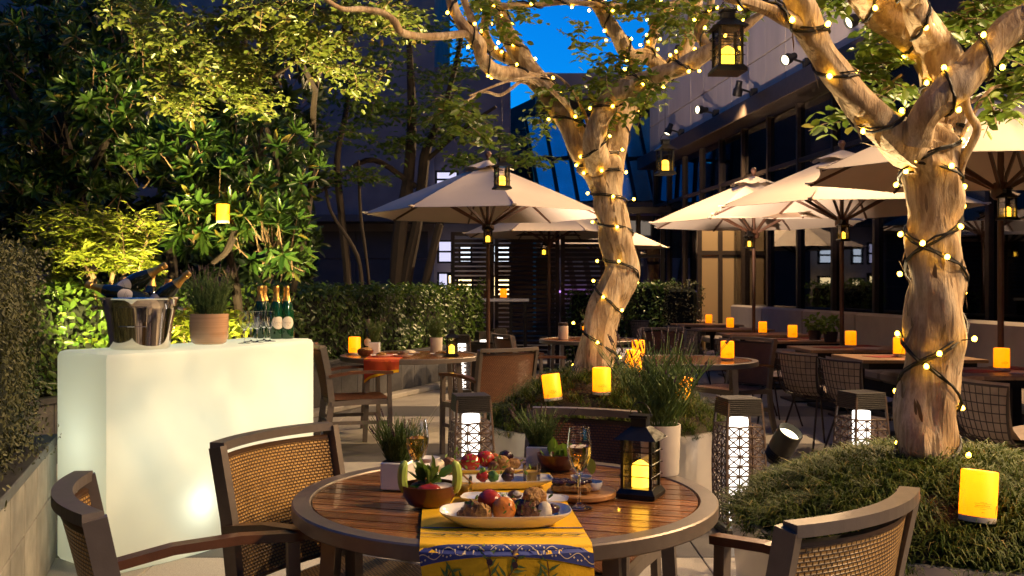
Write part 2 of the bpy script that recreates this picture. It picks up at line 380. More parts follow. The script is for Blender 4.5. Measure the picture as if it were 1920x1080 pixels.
    d['darkf']=pm('dark_fig',(.035,.012,.015),.25,vs=30,bump=.3,bs=60)
    d['whitef']=pm('soft_cheese',(.68,.58,.42),.5,vs=30,bump=.3,bs=60)
    d['greenf']=pm('green_garnish',(.06,.14,.02),.35,vs=30,bump=.4,bs=60)
    d['limef']=pm('lime_flesh',(.36,.45,.08),.3,vs=30)
    d['bar_shell']=None
mk()
def barshell():
    m,n,b=nodes('frosted_polyethylene'); N=n.nodes; L=n.links
    b.inputs['Base Color'].default_value=(.86,.87,.78,1); b.inputs['Roughness'].default_value=.4
    t=N.new('ShaderNodeBsdfTranslucent'); t.inputs[0].default_value=(.90,.93,.80,1); mx=N.new('ShaderNodeMixShader'); mx.inputs[0].default_value=.5
    L.new(b.outputs[0],mx.inputs[1]); L.new(t.outputs[0],mx.inputs[2]); L.new(mx.outputs[0],N['Material Output'].inputs[0]); return m
M_['bar_shell']=barshell()
# ------------------------------------------------------------------ setting: ground, paving, planters, buildings
g=MB(); g.add([(-250,-150,-.034),(250,-150,-.034),(250,350,-.034),(-250,350,-.034)],[(0,1,2,3)])
g.build('ground',M_['mortar'],kind='structure')
pav=obj('pavement',None,kind='structure'); T=.9
tl={}
for k in ('light_stone','dark_stone'):
    b=MB(); b.bbox((0,0,-.0165),(T-.007,T-.007,.033),.003); tl[k]=b.mesh('paving_tile',M_[k])
for j in range(-1,19):
    y0=1.32+j*T
    for i in range(11):
        x0=-4.45+i*T
        if x0+T/2 < -1.0-.42*(y0)+1.2 and y0<6 and x0<-3: continue
        o=obj('paving_tile',tl['dark_stone' if j%3==1 else 'light_stone'],pav,(x0+T/2,y0+T/2,0)); o.rotation_euler=(0,0,(i*7+j*3)%4*R(90))
# left raised planter of pale stone slabs with clipped bush
A=V(-2.30,4.92,0); B=V(-1.22,1.66,0); dv=(B-A); Ln=dv.length; ang=math.atan2(dv.y,dv.x)
pl=thing('stone_planter','raised planter of pale stone slabs in the lower left corner, holding a clipped bush','planter',A,ang)
core=MB(); core.box((Ln/2,-.35,.29),(Ln-.02,.66,.58)); core.build('soil',M_['soil'],pl)
sm=MB(); sm.bbox((0,0,0),(.335,.03,.345),.003); sme=sm.mesh('stone_slab',M_['slab'])
sm2=MB(); sm2.bbox((0,0,0),(.335,.03,.212),.003); sme2=sm2.mesh('stone_slab',M_['slab'])
for i in range(10):
    obj('stone_slab',sme,pl,(.17+i*.34,.0,.175)); obj('stone_slab',sme2,pl,(.17+i*.34,.001,.46))
for i in range(2): obj('stone_slab',sme,pl,(-.015,-.17-.34*i,.175),R(90)); obj('stone_slab',sme2,pl,(-.014,-.17-.34*i,.46),R(90))
c=MB(); c.bbox((Ln/2-.02,-.04,.59),(Ln+.05,.12,.045),.004); c.bbox((.03,-.37,.589),(.12,.56,.045),.004); c.build('coping',M_['coping'],pl)
# long low planter wall behind the bar
C=V(-3.75,6.15,0); E=V(-.33,15.4,0); dw=E-C; LW=dw.length; aw=math.atan2(dw.y,dw.x)
pw=thing('planter_wall','long low planter wall of dark tiles under the clipped hedge','wall',C,aw)
b=MB(); b.box((LW/2,.5,.25),(LW,.9,.5)); b.build('soil',M_['soil'],pw)
b=MB(); b.bbox((0,0,0),(.372,.03,.5),.003); tm=b.mesh('wall_tile',M_['walltile'])
for i in range(int(LW/.376)): obj('wall_tile',tm,pw,(.19+i*.376,.02,.25))
b=MB(); b.bbox((LW/2,.03,.525),(LW,.11,.045),.005); b.build('coping',M_['coping'],pw)
b=MB(); b.bbox((LW/2,-.1,.03),(LW,.18,.06),.01); b.build('plinth',M_['light_stone'],pw)
def wl(s,out=0,z=0): # a point along the long wall; out>0 is towards the garden
    t=dw.normalized(); n=V(-t.y,t.x,0); return C+t*s+n*out+V(0,0,z)
# restaurant building on the right
O=V(3.56,25.4,0); tv=V(.114,-1,0).normalized(); fa=math.atan2(tv.y,tv.x); FL=24.4
def fp(s,out,z): return O+tv*s+V(tv.y,-tv.x,0)*out+V(0,0,z)
rb=thing('restaurant_building','stone clad restaurant building with tall dark windows along the terrace','building',O,fa)
b=MB(); b.box((FL/2,3.2,8.0),(FL,6.2,6.5)); b.build('wall_core',M_['dark_int'],rb)
b=MB(); b.bbox((0,0,0),(.876,.05,.738),.004); pme=b.mesh('stone_panel',M_['facade'])
for k in range(6):
    for i in range(27): obj('stone_panel',pme,rb,(.45+i*.9,.03+.004*((i*7+k*3)%3),5.11+k*.76))
b=MB(); b.bbox((0,0,0),(.05,.9,.752),.004); pme2=b.mesh('stone_panel',M_['facade'])
for k in range(6):
    for i in range(4): obj('stone_panel',pme2,rb,(-.026,.5+i*.91,5.11+k*.76))
b=MB(); b.bbox((FL/2-.1,-.02,4.58),(FL+.3,.5,.3),.01); b.build('ledge',M_['bronze'],rb)
b=MB(); b.box((FL/2,3.2,4.6),(FL,6,.1)); b.build('ceiling',M_['dark_int'],rb)
b=MB(); b.box((FL/2,4.2,2.3),(FL,.1,4.5)); b.build('back_wall',M_['brown_wall'],rb)
b=MB(); b.box((FL/2,2.2,.02),(FL,4.0,.04)); b.build('interior_floor',M_['brown_wall'],rb)
PW=1.32
b=MB(); b.box((0,0,2.2),(.07,.12,4.4)); mul=b.mesh('mullion',M_['bronze'])
b=MB(); b.box((0,0,0),(PW-.072,.012,3.36)); pane1=b.mesh('window_pane',M_['glass_win'])
b=MB(); b.box((0,0,0),(PW-.072,.012,.86)); pane2=b.mesh('window_pane',M_['glass_win'])
b=MB(); b.box((0,0,0),(PW-.072,.09,.07)); tra=b.mesh('transom',M_['bronze'])
nP=int(FL/PW)
for i in range(nP+1):
    obj('mullion',mul,rb,(i*PW+.05,.14,0))
    if i<nP:
        s=(i+.5)*PW+.05
        obj('window_pane',pane1,rb,(s,.15,1.73)); obj('window_pane',pane2,rb,(s,.15,3.93)); obj('transom',tra,rb,(s,.14,3.45))
for s,e in ((9.3,16),(12.6,14),(16,14)):
    b=MB(); b.lathe([(.09,0),(.09,.05),(0,.05)],16); b.build('downlight',M_['lens'],rb,loc=(s,1.5,4.48)); lamp('interior_lamp','POINT',(s,1.5,3.6),e,(1,.68,.32),rad=.1,parent=rb)
ew=thing('end_screen','beige panelled screen between dark posts closing the far end of the terrace','screen',(XD(1350,19.4),19.4,0))
for i,x in enumerate((-.41,.0,.41)): b=MB(); b.box((x,0,1.35),(.085,.1,2.7)); b.build('post',M_['bronze'],ew)
for x in (-.205,.205):
    b=MB(); b.box((x,.02,1.05),(.33,.03,1.9)); b.build('panel',M_['beige'],ew); b=MB(); b.box((x,.02,2.33),(.33,.03,.5)); b.build('panel',M_['beige'],ew); b=MB(); b.box((x,.0,2.045),(.325,.08,.08)); b.build('rail',M_['bronze'],ew)
bm_=MB(); bm_.box((0,0,0),(.42,.02,3.3)); bl=bm_.mesh('curtain',M_['beige'])
for s in (7.6,8.75,10.2,11.9,13.1,15.3,17.5): obj('curtain',bl,rb,(s,.40,1.7))
# building behind the maples
bb=thing('rear_building','grey rendered building behind the maple trees with a dark clad ground floor','building',(-5,24,0))
b=MB(); b.box((-2.4,3,7.5),(11.0,6,15)); b.build('wall',M_['grey_wall'],bb)
b=MB(); b.box((4.03,3,3.4),(1.86,5.6,6.8)); b.build('low_wing',M_['grey_wall'],bb)
b=MB(); b.box((0,0,0),(1.74,.06,.66)); cl=b.mesh('cladding_panel',M_['dark_wall'])
for k in range(4):
    for i in range(4): obj('cladding_panel',cl,bb,(-3.2+i*1.76,-.06,.36+k*.68))
b=MB(); b.box((0,-.45,3.0),(9.8,.9,.16)); b.build('eave',M_['dark_wall'],bb)
wm=emit('lit_window',(.75,.72,1.0),.42); ww=emit('warm_window',(1.0,.72,.32),1.6); wp=emit('pink_window',(1.0,.62,.42),.9); wc=emit('cool_window',(.8,.9,1.0),.8)
def win(par,x0,x1,y0,y1,d,m,off=0):
    p=W(x0,y0,d); q=W(x1,y1,d); b=MB(); b.box((0,0,0),(abs(q.x-p.x),.05,abs(p.z-q.z)))
    f=b.build('window',m,par); f.location=((p.x+q.x)/2-par.location.x, d-par.location.y,(p.z+q.z)/2)
    e=MB(); w_,h_=abs(q.x-p.x),abs(p.z-q.z)
    for sx in (-1,1): e.box((sx*w_/2,-.03,0),(.05,.06,h_+.05))
    for sz in (-1,0,1): e.box((0,-.034,sz*h_/2),(w_+.05,.06,.045))
    e.build('window_frame',M_['dark_metal'],f)
win(bb,822,849,452,492,23.85,wm); win(bb,822,849,512,560,23.85,wm); win(bb,840,850,515,550,23.8,ww)
win(bb,862,884,462,492,23.85,wc); win(bb,858,886,522,556,23.85,ww); win(bb,925,956,460,492,23.85,wc); win(bb,925,956,518,556,23.85,ww)
win(bb,818,858,322,352,23.85,wm)
# dark gabled block further off, slanted glass block
fb=thing('far_building','dark far off building with a sloping roof below the blue sky','building',(2.0,33,0))
b=MB(); x0,x1,xr=-2.1,6,.0
b.add([(x0,0,0),(x1,0,0),(x1,0,7.4),(xr,0,8.35),(x0,0,7.35),(x0,6,0),(x1,6,0),(x1,6,7.4),(xr,6,8.35),(x0,6,7.35)],[(0,1,2,3,4),(9,8,7,6,5),(0,4,9,5),(1,6,7,2),(4,3,8,9),(3,2,7,8)]); b.build('wall',M_['dark_wall'],fb)
for k in range(3):
    b=MB(); b.box((1,-.3,3.5+k*1.15),(6,.6,.14)); b.build('balcony_slab',M_['grey_wall'],fb)
    b=MB(); b.box((1,-.56,4.25+k*1.15),(6,.03,.04))
    for i in range(40): b.box((-2+i*.152,-.56,3.9+k*1.15),(.02,.02,.68))
    b.build('balcony_railing',M_['dark_metal'],fb)
for k in range(3):
    for i in range(4):
        b=MB(); b.box((-1.0+i*1.3,-.02,3.95+k*1.15),(.8,.05,.65)); b.build('window',M_['glass_win'],fb)
gb=thing('glazed_building','block with slanted blue glazing between the tree fork and stone facade','building',(2.9,27.5,0))
b=MB(); b.box((0,3.4,3.2),(4.4,4,6.4)); b.build('wall',M_['dark_wall'],gb)
b=MB(); b.box((0,.9,2.95),(4.4,1.6,1.5)); b.build('base_wall',M_['brown_wall'],gb)
b=MB(); b.box((0,1.0,7.0),(4.4,2.2,.7)); b.build('parapet',M_['grey_wall'],gb)
bluepane=pm('blue_pane',(.42,.48,.52),.12,metal=.9,var=.15,vs=2)
tilt=Matrix.Rotation(R(-14),3,'X')@Matrix.Rotation(R(-9),3,'Y')
for k in range(2):
    for i in range(8):
        b=MB(); b.box((0,0,0),(.42,.03,1.22),tilt); b.build('window_pane',bluepane,gb,loc=(-1.95+i*.53-.22*k,-.1+.32*k,4.35+k*1.27))
for i in range(9):
    b=MB(); b.box((0,0,0),(.085,.14,2.6),tilt); b.build('mullion',M_['dark_metal'],gb,loc=(-2.33+i*.53,.04,4.98))
for k in range(3): 
    b=MB(); b.box((0,0,0),(4.3,.1,.08)); b.build('transom',M_['dark_metal'],gb,loc=(-.1-.15*k,-.27+.32*k,3.72+k*1.27))
b=MB(); b.box((0,-.35,3.63),(4.4,.5,.14)); b.build('sill',M_['brown_wall'],gb)
stm=pm('pale_cladding',(.55,.45,.40),.7)
b=MB(); b.box((.2,.05,1.3),(3.8,.08,1.8)); b.build('pale_wall',stm,gb)
for i in range(9):
    b=MB(); b.box((0,0,0),(.16,.08,1.84),Matrix.Rotation(R(-10),3,'Y')); b.build('slanted_post',M_['brown_wall'],gb,loc=(-1.6+i*.45,-.05,1.3))
b=MB(); b.box((.2,-.12,1.25),(3.8,.04,.05)); b.build('purple_light_strip',emit('purple_neon',(.5,.25,1.0),1.1),gb)
# unseen buildings: court one shows in reflections, street one added; heights trim sky light
for nm,lab,loc,sz in (('court_building','tall building closing the court, left of the garden trees',(-15,8,0),(4,34,8.5)),('street_building','unseen building added behind the viewer, shading the court from the sky',(-1,-14,0),(30,4,15))):
    t=thing(nm,lab,'building',loc); b=MB(); b.box((0,0,sz[2]/2),sz); b.build('wall',M_['grey_wall'],t)
    wmat=emit('dim_window_'+nm,(1,.75,.45),.5)
    for k in range(2 if sz[2]<10 else 4):
        for i in range(7):
            b=MB()
            if sz[1]>sz[0]: b.box((sz[0]/2+.01,-sz[1]/2+2.5+i*4.8,2+k*3.2),(.06,2.0,1.4))
            else: b.box((-sz[0]/2+2.2+i*4.3,sz[1]/2+.01,2+k*3.2),(2.0,.06,1.4))
            b.build('window',wmat if (i*3+k*5)%4==0 else M_['dark_wall'],t)
# slatted timber screens
for si,(x0,x1,lab) in enumerate(((846,925,'dark slatted timber screen at the end of the hedge'),(928,1048,'dark slatted timber screen behind the white counter table'),(1052,1140,'dark slatted timber screen just left of the lit tree trunk'))):
    d=17.6; X0,X1=XD(x0,d),XD(x1,d); wd=X1-X0
    t=thing('slatted_screen',lab,'screen',((X0+X1)/2,d,0),0,'slatted timber screens')
    b=MB(); b.box((0,0,0),(wd-.1,.03,.058)); sl=b.mesh('slat',M_['slat'])
    for k in range(26): obj('slat',sl,t,(0,0,.12+k*.083))
    for sx in (-1,1): b=MB(); b.box((sx*(wd/2-.03),0,1.17),(.07,.08,2.34)); b.build('post',M_['slat'],t)
    b=MB(); b.box((0,0,2.32),(wd,.06,.07)); b.build('top_rail',M_['slat'],t)
# glass entrance porch
ep=thing('entrance_porch','dark framed glass entrance porch at the far end of the stone building','porch',(2.95,23.3,0))
for x in (-.55,.05,.62):
    b=MB(); b.box((x,0,1.6),(.1,.1,3.2)); b.build('post',M_['dark_metal'],ep)
for x in (-.25,.335):
    b=MB(); b.box((x,.02,1.5),(.48,.02,2.9)); b.build('window_pane',M_['glass_win'],ep)
b=MB(); b.box((.03,-.2,3.15),(1.4,.9,.14)); b.build('canopy',M_['dark_metal'],ep)
b=MB(); b.box((.03,-.0,2.1),(1.2,.07,.07)); b.build('transom',M_['dark_metal'],ep)

# ------------------------------------------------------------------ vegetation
def mesh_np(name,v,q,mat):
    me=bpy.data.meshes.new(name); n=len(v); me.vertices.add(n); me.vertices.foreach_set('co',v.astype(np.float32).ravel())
    m=len(q); k=q.shape[1]; me.loops.add(m*k); me.loops.foreach_set('vertex_index',q.astype(np.int32).ravel())
    me.polygons.add(m); me.polygons.foreach_set('loop_start',np.arange(0,m*k,k,dtype=np.int32)); me.polygons.foreach_set('loop_total',np.full(m,k,dtype=np.int32))
    me.materials.append(mat); me.update(calc_edges=True); return me
def unit(a): return a/np.maximum(np.linalg.norm(a,axis=1,keepdims=True),1e-9)
def leaf_arrays(P,D,N,L,Wd,droop=.15):
    D=unit(D); S=unit(np.cross(D,N)); U=np.cross(S,D); L=L[:,None]; Wd=Wd[:,None]
    b=P; c=lambda f,w_,h: P+D*L*f+S*Wd*w_+U*L*h
    v=np.stack([b,c(.32,.42,.06),c(.72,.40,.03-droop*.4),c(1,0,-droop),c(.72,-.40,.03-droop*.4),c(.32,-.42,.06)],1).reshape(-1,3)
    k=np.arange(len(P))[:,None]*6; q=np.concatenate([k+np.array([[0,1,2,3]]),k+np.array([[0,3,4,5]])],0); return v,q
def leaf_obj(name,P,D,N,L,Wd,mat,parent,droop=.15,**k):
    v,q=leaf_arrays(P,D,N,L,Wd,droop); return obj(name,mesh_np(name,v,q,mat),parent,**k)
def rand_dirs(n): return unit(rng.normal(size=(n,3)))
def in_ell(n,c,r,shell=.35):
    d=rand_dirs(n); rad=(shell+(1-shell)*rng.random(n))**.6; return np.array(c)+d*np.array(r)*rad[:,None], d
def twig_foliage(clusters,leaf,per=9,tl=.26,flat=.5,droop=-.15):
    # clusters: (x,y,d,rx_px,ry_px,rdepth_m,ntwigs). Twigs with paired leaves. Returns leaf arrays and a twig mesh builder
    P=[];D=[];N=[];tw=MB()
    for (x,y,d,rx,ry,rd,n) in clusters:
        c=W(x,y,d); r=(rx/F*d,rd,ry/F*d)
        o,dd=in_ell(n,c,r,.1)
        td=unit(dd*np.array([1,1,flat])*.7+rand_dirs(n)*np.array([1,1,.45])+np.array([0,0,droop]))
        for i in range(n):
            l=tl*random.uniform(.6,1.3); t=td[i]; p0=o[i]-t*l*.5
            if rng.random()<.5: tw.tube([p0,p0+t*l*.5+np.array([0,0,.012]),p0+t*l],[.0035,.0028,.0015],3,cap=False)
            side=unit(np.cross(t,[0,0,1])[None])[0]
            s=np.repeat(np.linspace(.12,1,per//2+1),2)[:per]; sg=np.where(np.arange(per)%2==0,1,-1)
            pp=p0+t*l*s[:,None]+np.array([0,0,.008]); P.append(pp)
            D.append(t*.45+side*sg[:,None]*.9+rng.normal(size=(per,3))*.25+np.array([0,0,-.1])); N.append(np.array([0,0,1])+rng.normal(size=(per,3))*.45)
    P=np.concatenate(P);D=np.concatenate(D);N=np.concatenate(N); n=len(P); L=leaf*(.65+.6*rng.random(n)); return P,D,N,L,tw
def rosettes(clusters,L0=.125,nl=12):
    P=[];D=[];N=[];tw=MB()
    for (x,y,d,rx,ry,rd,n) in clusters:
        c=W(x,y,d); r=(rx/F*d,rd,ry/F*d); o,dd=in_ell(n,c,r,.25)
        ax=unit(dd*.8+np.array([0,-.35,.55])+rand_dirs(n)*.5)
        for i in range(n):
            a=ax[i]; e=unit(np.cross(a,[.3,.9,.1])[None])[0]; f=np.cross(a,e); m=nl+int(rng.integers(-3,4))
            q=rng.random()*6+np.arange(m)*2.399; sp=.55+.5*rng.random(m)+np.where(np.arange(m)>m*.6,-.35,0.2)
            dirs=a*np.cos(sp)[:,None]+(e*np.cos(q)[:,None]+f*np.sin(q)[:,None])*np.sin(sp)[:,None]
            P.append(np.repeat(o[i][None],m,0)+dirs*.012); D.append(dirs); N.append(np.repeat(a[None],m,0)+rng.normal(size=(m,3))*.1)
            if rng.random()<.7: tw.tube([o[i]-a*.22+np.array([0,0,-.05]),o[i]-a*.08,o[i]],[.007,.006,.004],4,cap=False)
    P=np.concatenate(P);D=np.concatenate(D);N=np.concatenate(N); n=len(P); return P,D,N,L0*(.7+.5*rng.random(n)),tw
def smooth_path(pts,k=5):
    # Catmull-Rom through (x,y,z,r)
    P=[np.array(p,float) for p in pts]; P=[2*P[0]-P[1]]+P+[2*P[-1]-P[-2]]; out=[]
    for i in range(1,len(P)-2):
        for s in range(k):
            t=s/k; a,b,c,d=P[i-1],P[i],P[i+1],P[i+2]
            out.append(.5*((2*b)+(c-a)*t+(2*a-5*b+4*c-d)*t*t+(3*b-a-3*c+d)*t**3))
    out.append(P[-2]); return out
def limb(mb,pix,n=12,jit=.05,k=6,lump=0):
    # pix: (px,py,depth,radius in px)
    pts=[tuple(W(x,y,d))+(r/F*d,) for x,y,d,r in pix]; sp=smooth_path(pts,k)
    ph=random.uniform(0,6)
    mb.tube([p[:3] for p in sp],[max(.002,p[3]*(1+jit*math.sin(ph+i*2.2/k)+jit*.6*math.sin(i*5.1/k+1))) for i,p in enumerate(sp)],n,lump=lump,seed=ph); return sp
def string_lights(name,label,group,runs,seed):
    # runs: (limb path, turns, bulbs, phase, start, end)
    rr=random.Random(seed); t=thing(name,label,'string lights',tuple(runs[0][0][0][:3]),0,group); o0=V(*runs[0][0][0][:3]); wire=MB()
    bs=MB(); bs.lathe([(0,-.009),(.008,-.005),(.0095,.002),(.0065,.009),(0,.013)],8); bme=bs.mesh('bulb',M_['bulb'],True)
    for sp,turns,nb,ph,s0,s1 in runs:
        n=int(abs(turns)*14)+8; path=[]; N=len(sp)-1
        for i in range(n+1):
            s=(s0+(s1-s0)*i/n)*N; k=min(int(s),N-1); f=s-k; p=np.array(sp[k])*(1-f)+np.array(sp[k+1])*f
            tg=unit((np.array(sp[k+1])-np.array(sp[k]))[None,:3])[0]; a=unit(np.cross(tg,[.2,1,.1])[None])[0]; b=np.cross(tg,a); q=ph+turns*6.283*i/n
            path.append((p[:3]+(a*math.cos(q)+b*math.sin(q))*(p[3]*1.04+.006),(a*math.cos(q)+b*math.sin(q))))
        wire.tube([V(*p[0])-o0+V(rr.uniform(-1,1),rr.uniform(-1,1),rr.uniform(-1,1))*.004 for p in path],.0055,5); wire.tube([V(*p[0])-o0+V(rr.uniform(-1,1)*.004,rr.uniform(-1,1)*.004,.011+rr.uniform(-1,1)*.006) for p in path],.0038,4)
        for i in range(nb):
            k=min(n,int((i+.5+rr.uniform(-.3,.3))*n/nb)); p,nrm=path[k]; off=rr.choice((.010,.012,.016,.04)); e=V(*p)+V(*nrm)*off+V(rr.uniform(-1,1),rr.uniform(-1,1),rr.uniform(-.4,1))*.012
            wire.tube([V(*p)-o0,e-o0],.0022,4); obj('bulb',bme,t,e-o0,rot=(rr.uniform(-.6,.6),rr.uniform(-.6,.6),0))
    wire.build('wire',M_['cable'],t); return t

# --- centre crape myrtle (stands in the round planter 6.4 m away)
D1=6.4
ct=thing('crape_myrtle_tree','gnarled pale tree with string lights in the round planter at centre','tree',tuple(W(1118,700,D1)),0,'crape myrtles')
base=ct.location.copy(); tr=MB(); S={}
def L1(k,pix,n=12,jit=.05): S[k]=limb(tr,pix,n if n<8 else n*2,jit,14 if n>9 else 7,.13 if n>9 else .05)
L1('trunk',[(1112,712,D1,44),(1116,680,D1,38),(1126,610,D1,33),(1143,560,D1,32),(1166,505,D1,31),(1156,450,D1,30),(1146,400,D1,30),(1140,360,D1,29),(1130,325,D1,34),(1122,300,D1,36),(1118,285,D1,26)],16,.045)
L1('left',[(1124,318,D1,28),(1092,280,D1,25),(1065,230,D1,22),(1035,185,D1+.1,20),(1000,140,D1+.15,19),(975,105,D1+.2,17),(950,60,D1+.2,15),(935,25,D1+.25,14),(915,-25,D1+.3,12),(890,-120,D1+.3,8),(870,-240,D1+.3,3)],12)
L1('left2',[(1010,150,D1+.13,14),(975,143,D1-.05,14),(930,132,D1-.2,13),(904,108,D1-.3,13),(895,80,D1-.35,12),(872,52,D1-.4,11),(852,22,D1-.4,11),(843,-25,D1-.4,10),(820,-110,D1-.4,6),(790,-210,D1-.4,2.5)],10)
L1('longb',[(878,62,D1-.4,7),(830,68,D1-.5,7),(785,68,D1-.6,7),(752,60,D1-.7,7),(738,38,D1-.75,6.5),(712,22,D1-.8,6),(675,17,D1-.9,5.5),(640,16,D1-1,5),(600,-8,D1-1.1,4)],8)
L1('in1',[(990,132,D1+.16,11),(955,112,D1+.3,11),(925,95,D1+.35,10),(908,60,D1+.4,9),(912,20,D1+.45,8),(905,-20,D1+.5,7)],8)
L1('in2',[(893,78,D1-.35,8),(885,40,D1-.2,8),(872,5,D1-.15,7),(860,-25,D1-.1,6)],8)
L1('right',[(1122,312,D1-.05,27),(1114,270,D1-.18,22),(1124,225,D1-.25,20),(1148,183,D1-.3,19),(1190,158,D1-.35,18),(1235,140,D1-.4,17),(1280,124,D1-.45,16),(1325,100,D1-.5,14),(1370,68,D1-.5,11),(1410,40,D1-.5,8),(1450,8,D1-.5,6)],12)
L1('right2',[(1136,330,D1+.05,30),(1150,282,D1+.15,25),(1158,240,D1+.22,24),(1176,198,D1+.28,22),(1206,168,D1+.3,19),(1250,135,D1+.35,16),(1285,90,D1+.4,13),(1300,40,D1+.4,11),(1310,-20,D1+.45,9),(1330,-120,D1+.45,6),(1340,-240,D1+.45,2.5)],12)
L1('r3',[(1250,135,D1+.35,13),(1215,108,D1+.3,14),(1182,104,D1+.25,15),(1160,72,D1+.2,14),(1138,36,D1+.2,13),(1118,5,D1+.2,12),(1105,-25,D1+.2,10),(1085,-130,D1+.2,6),(1080,-260,D1+.2,2.5)],10)
L1('r4',[(1212,108,D1+.3,11),(1222,75,D1+.35,10),(1236,40,D1+.4,9),(1265,5,D1+.45,7)],8)
L1('r5',[(1335,95,D1-.5,10),(1310,60,D1-.45,9),(1330,20,D1-.4,8),(1335,-20,D1-.4,6)],8)
L1('top',[(890,8,D1,6),(940,12,D1,6),(1010,8,D1+.1,5.5),(1070,4,D1+.1,5),(1160,12,D1+.2,6),(1260,8,D1+.3,6),(1330,-12,D1+.3,5)],8)
L1('tw1',[(1085,262,D1,5),(1070,210,D1-.1,4.5),(1040,175,D1-.2,4),(1005,148,D1-.2,3.5),(960,150,D1-.3,3),(930,160,D1-.4,2.5),(880,180,D1-.5,2)],6,.02)
L1('tw2',[(1105,238,D1,4),(1090,200,D1-.1,3.5),(1070,165,D1-.15,3),(1040,140,D1-.2,2.5),(1015,138,D1-.25,2)],6,.02)
L1('tw3',[(1020,170,D1,3.5),(985,150,D1-.2,3),(940,178,D1-.3,3),(905,172,D1-.4,2.5),(870,195,D1-.5,2)],6,.02)
tr.v=[tuple(V(*p)-base) for p in tr.v]; tr.build('trunk',M_['bark'],ct,True)
cl1=[(985,14,6.5,45,18,.3,13),(1075,60,6.7,22,12,.2,4),(940,55,6.3,30,20,.3,8),(900,22,6.3,40,18,.3,14),(1120,170,6.2,60,30,.35,26),(1170,130,6.3,55,30,.3,26),(1215,165,6.1,40,22,.3,16),(1045,185,6.5,60,26,.35,20),(1100,95,6.7,30,16,.3,7),(1290,40,6.1,70,36,.4,30),(1240,20,6.5,60,24,.4,20),(1390,15,6.1,50,22,.4,18),(1170,20,6.5,50,18,.3,12),(1020,230,6.5,22,26,.2,8),(860,215,5.8,45,38,.3,30),(900,260,5.9,26,16,.25,7),(1140,225,6.3,30,16,.25,7),(1200,195,6.0,30,15,.25,10),(900,-130,6.7,260,110,1.1,110),(1280,-150,6.5,300,120,1.1,130),(1080,-300,6.6,330,120,1.2,140)]
P,Dd,Nn,LL,tw=twig_foliage(cl1,.058,9,.24); P=P-np.array(base); tw.v=[tuple(V(*p)-base) for p in tw.v]
cr=leaf_obj('crown',P,Dd,Nn,LL,LL*.62,M_['leaf_myrtle'],ct); tw.build('twigs',M_['twig'],ct,kind='stuff')
string_lights('string_lights','warm bulbs on dark wire wound round the central tree trunk and limbs','bulb strings on trees',
 [(S['trunk'],-7,24,0,.06,.97),(S['left'],-5,15,1,.05,.9),(S['left2'],4,12,2,.1,.9),(S['right'],5,16,0,.05,.9),(S['right2'],-5,14,1,.05,.9),(S['r3'],4,12,2,.1,.9),(S['r4'],3,8,2,.1,.9),(S['r5'],2,7,0,.1,.9),(S['top'],5,14,1,.1,.95),(S['in1'],2,6,1,.2,.9)],3)
# --- right crape myrtle (in the near planter)
D2=3.65
rt=thing('crape_myrtle_tree','thick pale tree trunk wrapped with string lights in the near right planter','tree',tuple(W(1745,870,D2)),0,'crape myrtles')
base2=rt.location.copy(); tr=MB()
L1('T',[(1742,885,D2,62),(1740,850,D2,54),(1738,780,D2,52),(1746,700,D2,50),(1752,620,D2,51),(1756,540,D2,50),(1752,470,D2,49),(1752,410,D2,44),(1748,350,D2,48),(1742,300,D2,56),(1740,262,D2,50),(1742,235,D2,36)],20,.035)
L1('TL',[(1738,290,D2,44),(1702,272,D2-.05,40),(1650,232,D2-.12,33),(1600,180,D2-.18,29),(1560,125,D2-.22,27),(1528,75,D2-.25,26),(1505,30,D2-.27,27),(1490,-30,D2-.3,24),(1470,-140,D2-.3,17),(1435,-290,D2-.25,10),(1400,-420,D2-.2,4)],14)
L1('TL2',[(1512,48,D2-.26,17),(1475,35,D2-.3,14),(1440,18,D2-.33,12),(1400,4,D2-.36,11),(1350,-15,D2-.4,9),(1290,-70,D2-.4,6),(1230,-150,D2-.4,3)],10)
L1('TM',[(1748,280,D2+.1,44),(1766,215,D2+.15,42),(1772,150,D2+.15,42),(1748,90,D2+.12,43),(1705,45,D2+.08,42),(1655,10,D2+.05,38),(1610,-30,D2,34),(1570,-140,D2,25),(1545,-290,D2+.05,14),(1500,-440,D2+.1,5)],16)
L1('TM2',[(1740,80,D2-.05,24),(1722,40,D2-.12,22),(1712,5,D2-.15,22),(1705,-35,D2-.2,20),(1712,-150,D2-.2,13),(1740,-310,D2-.2,4)],12)
L1('TR',[(1716,262,D2-.12,30),(1735,215,D2-.18,29),(1772,175,D2-.2,30),(1812,140,D2-.2,30),(1850,95,D2-.2,30),(1895,55,D2-.2,29),(1950,15,D2-.2,27),(2040,-70,D2-.15,19),(2120,-190,D2-.1,11),(2160,-330,D2,4)],14)
L1('Tt',[(1798,330,D2,8),(1806,300,D2-.05,8),(1832,245,D2-.1,8),(1818,215,D2-.1,7),(1812,180,D2-.1,7),(1835,125,D2-.1,6),(1860,85,D2-.1,6)],8)
L1('Tw1',[(1700,255,D2-.1,4),(1670,225,D2,4),(1640,200,D2+.1,3.5),(1655,170,D2+.15,3),(1690,140,D2+.2,2.5)],6,.02)
L1('Tw2',[(1800,260,D2,4),(1850,175,D2+.05,3.5),(1890,160,D2+.1,3),(1940,155,D2+.1,2.5)],6,.02)
tr.v=[tuple(V(*p)-base2) for p in tr.v]; tr.build('trunk',M_['bark'],rt,True)
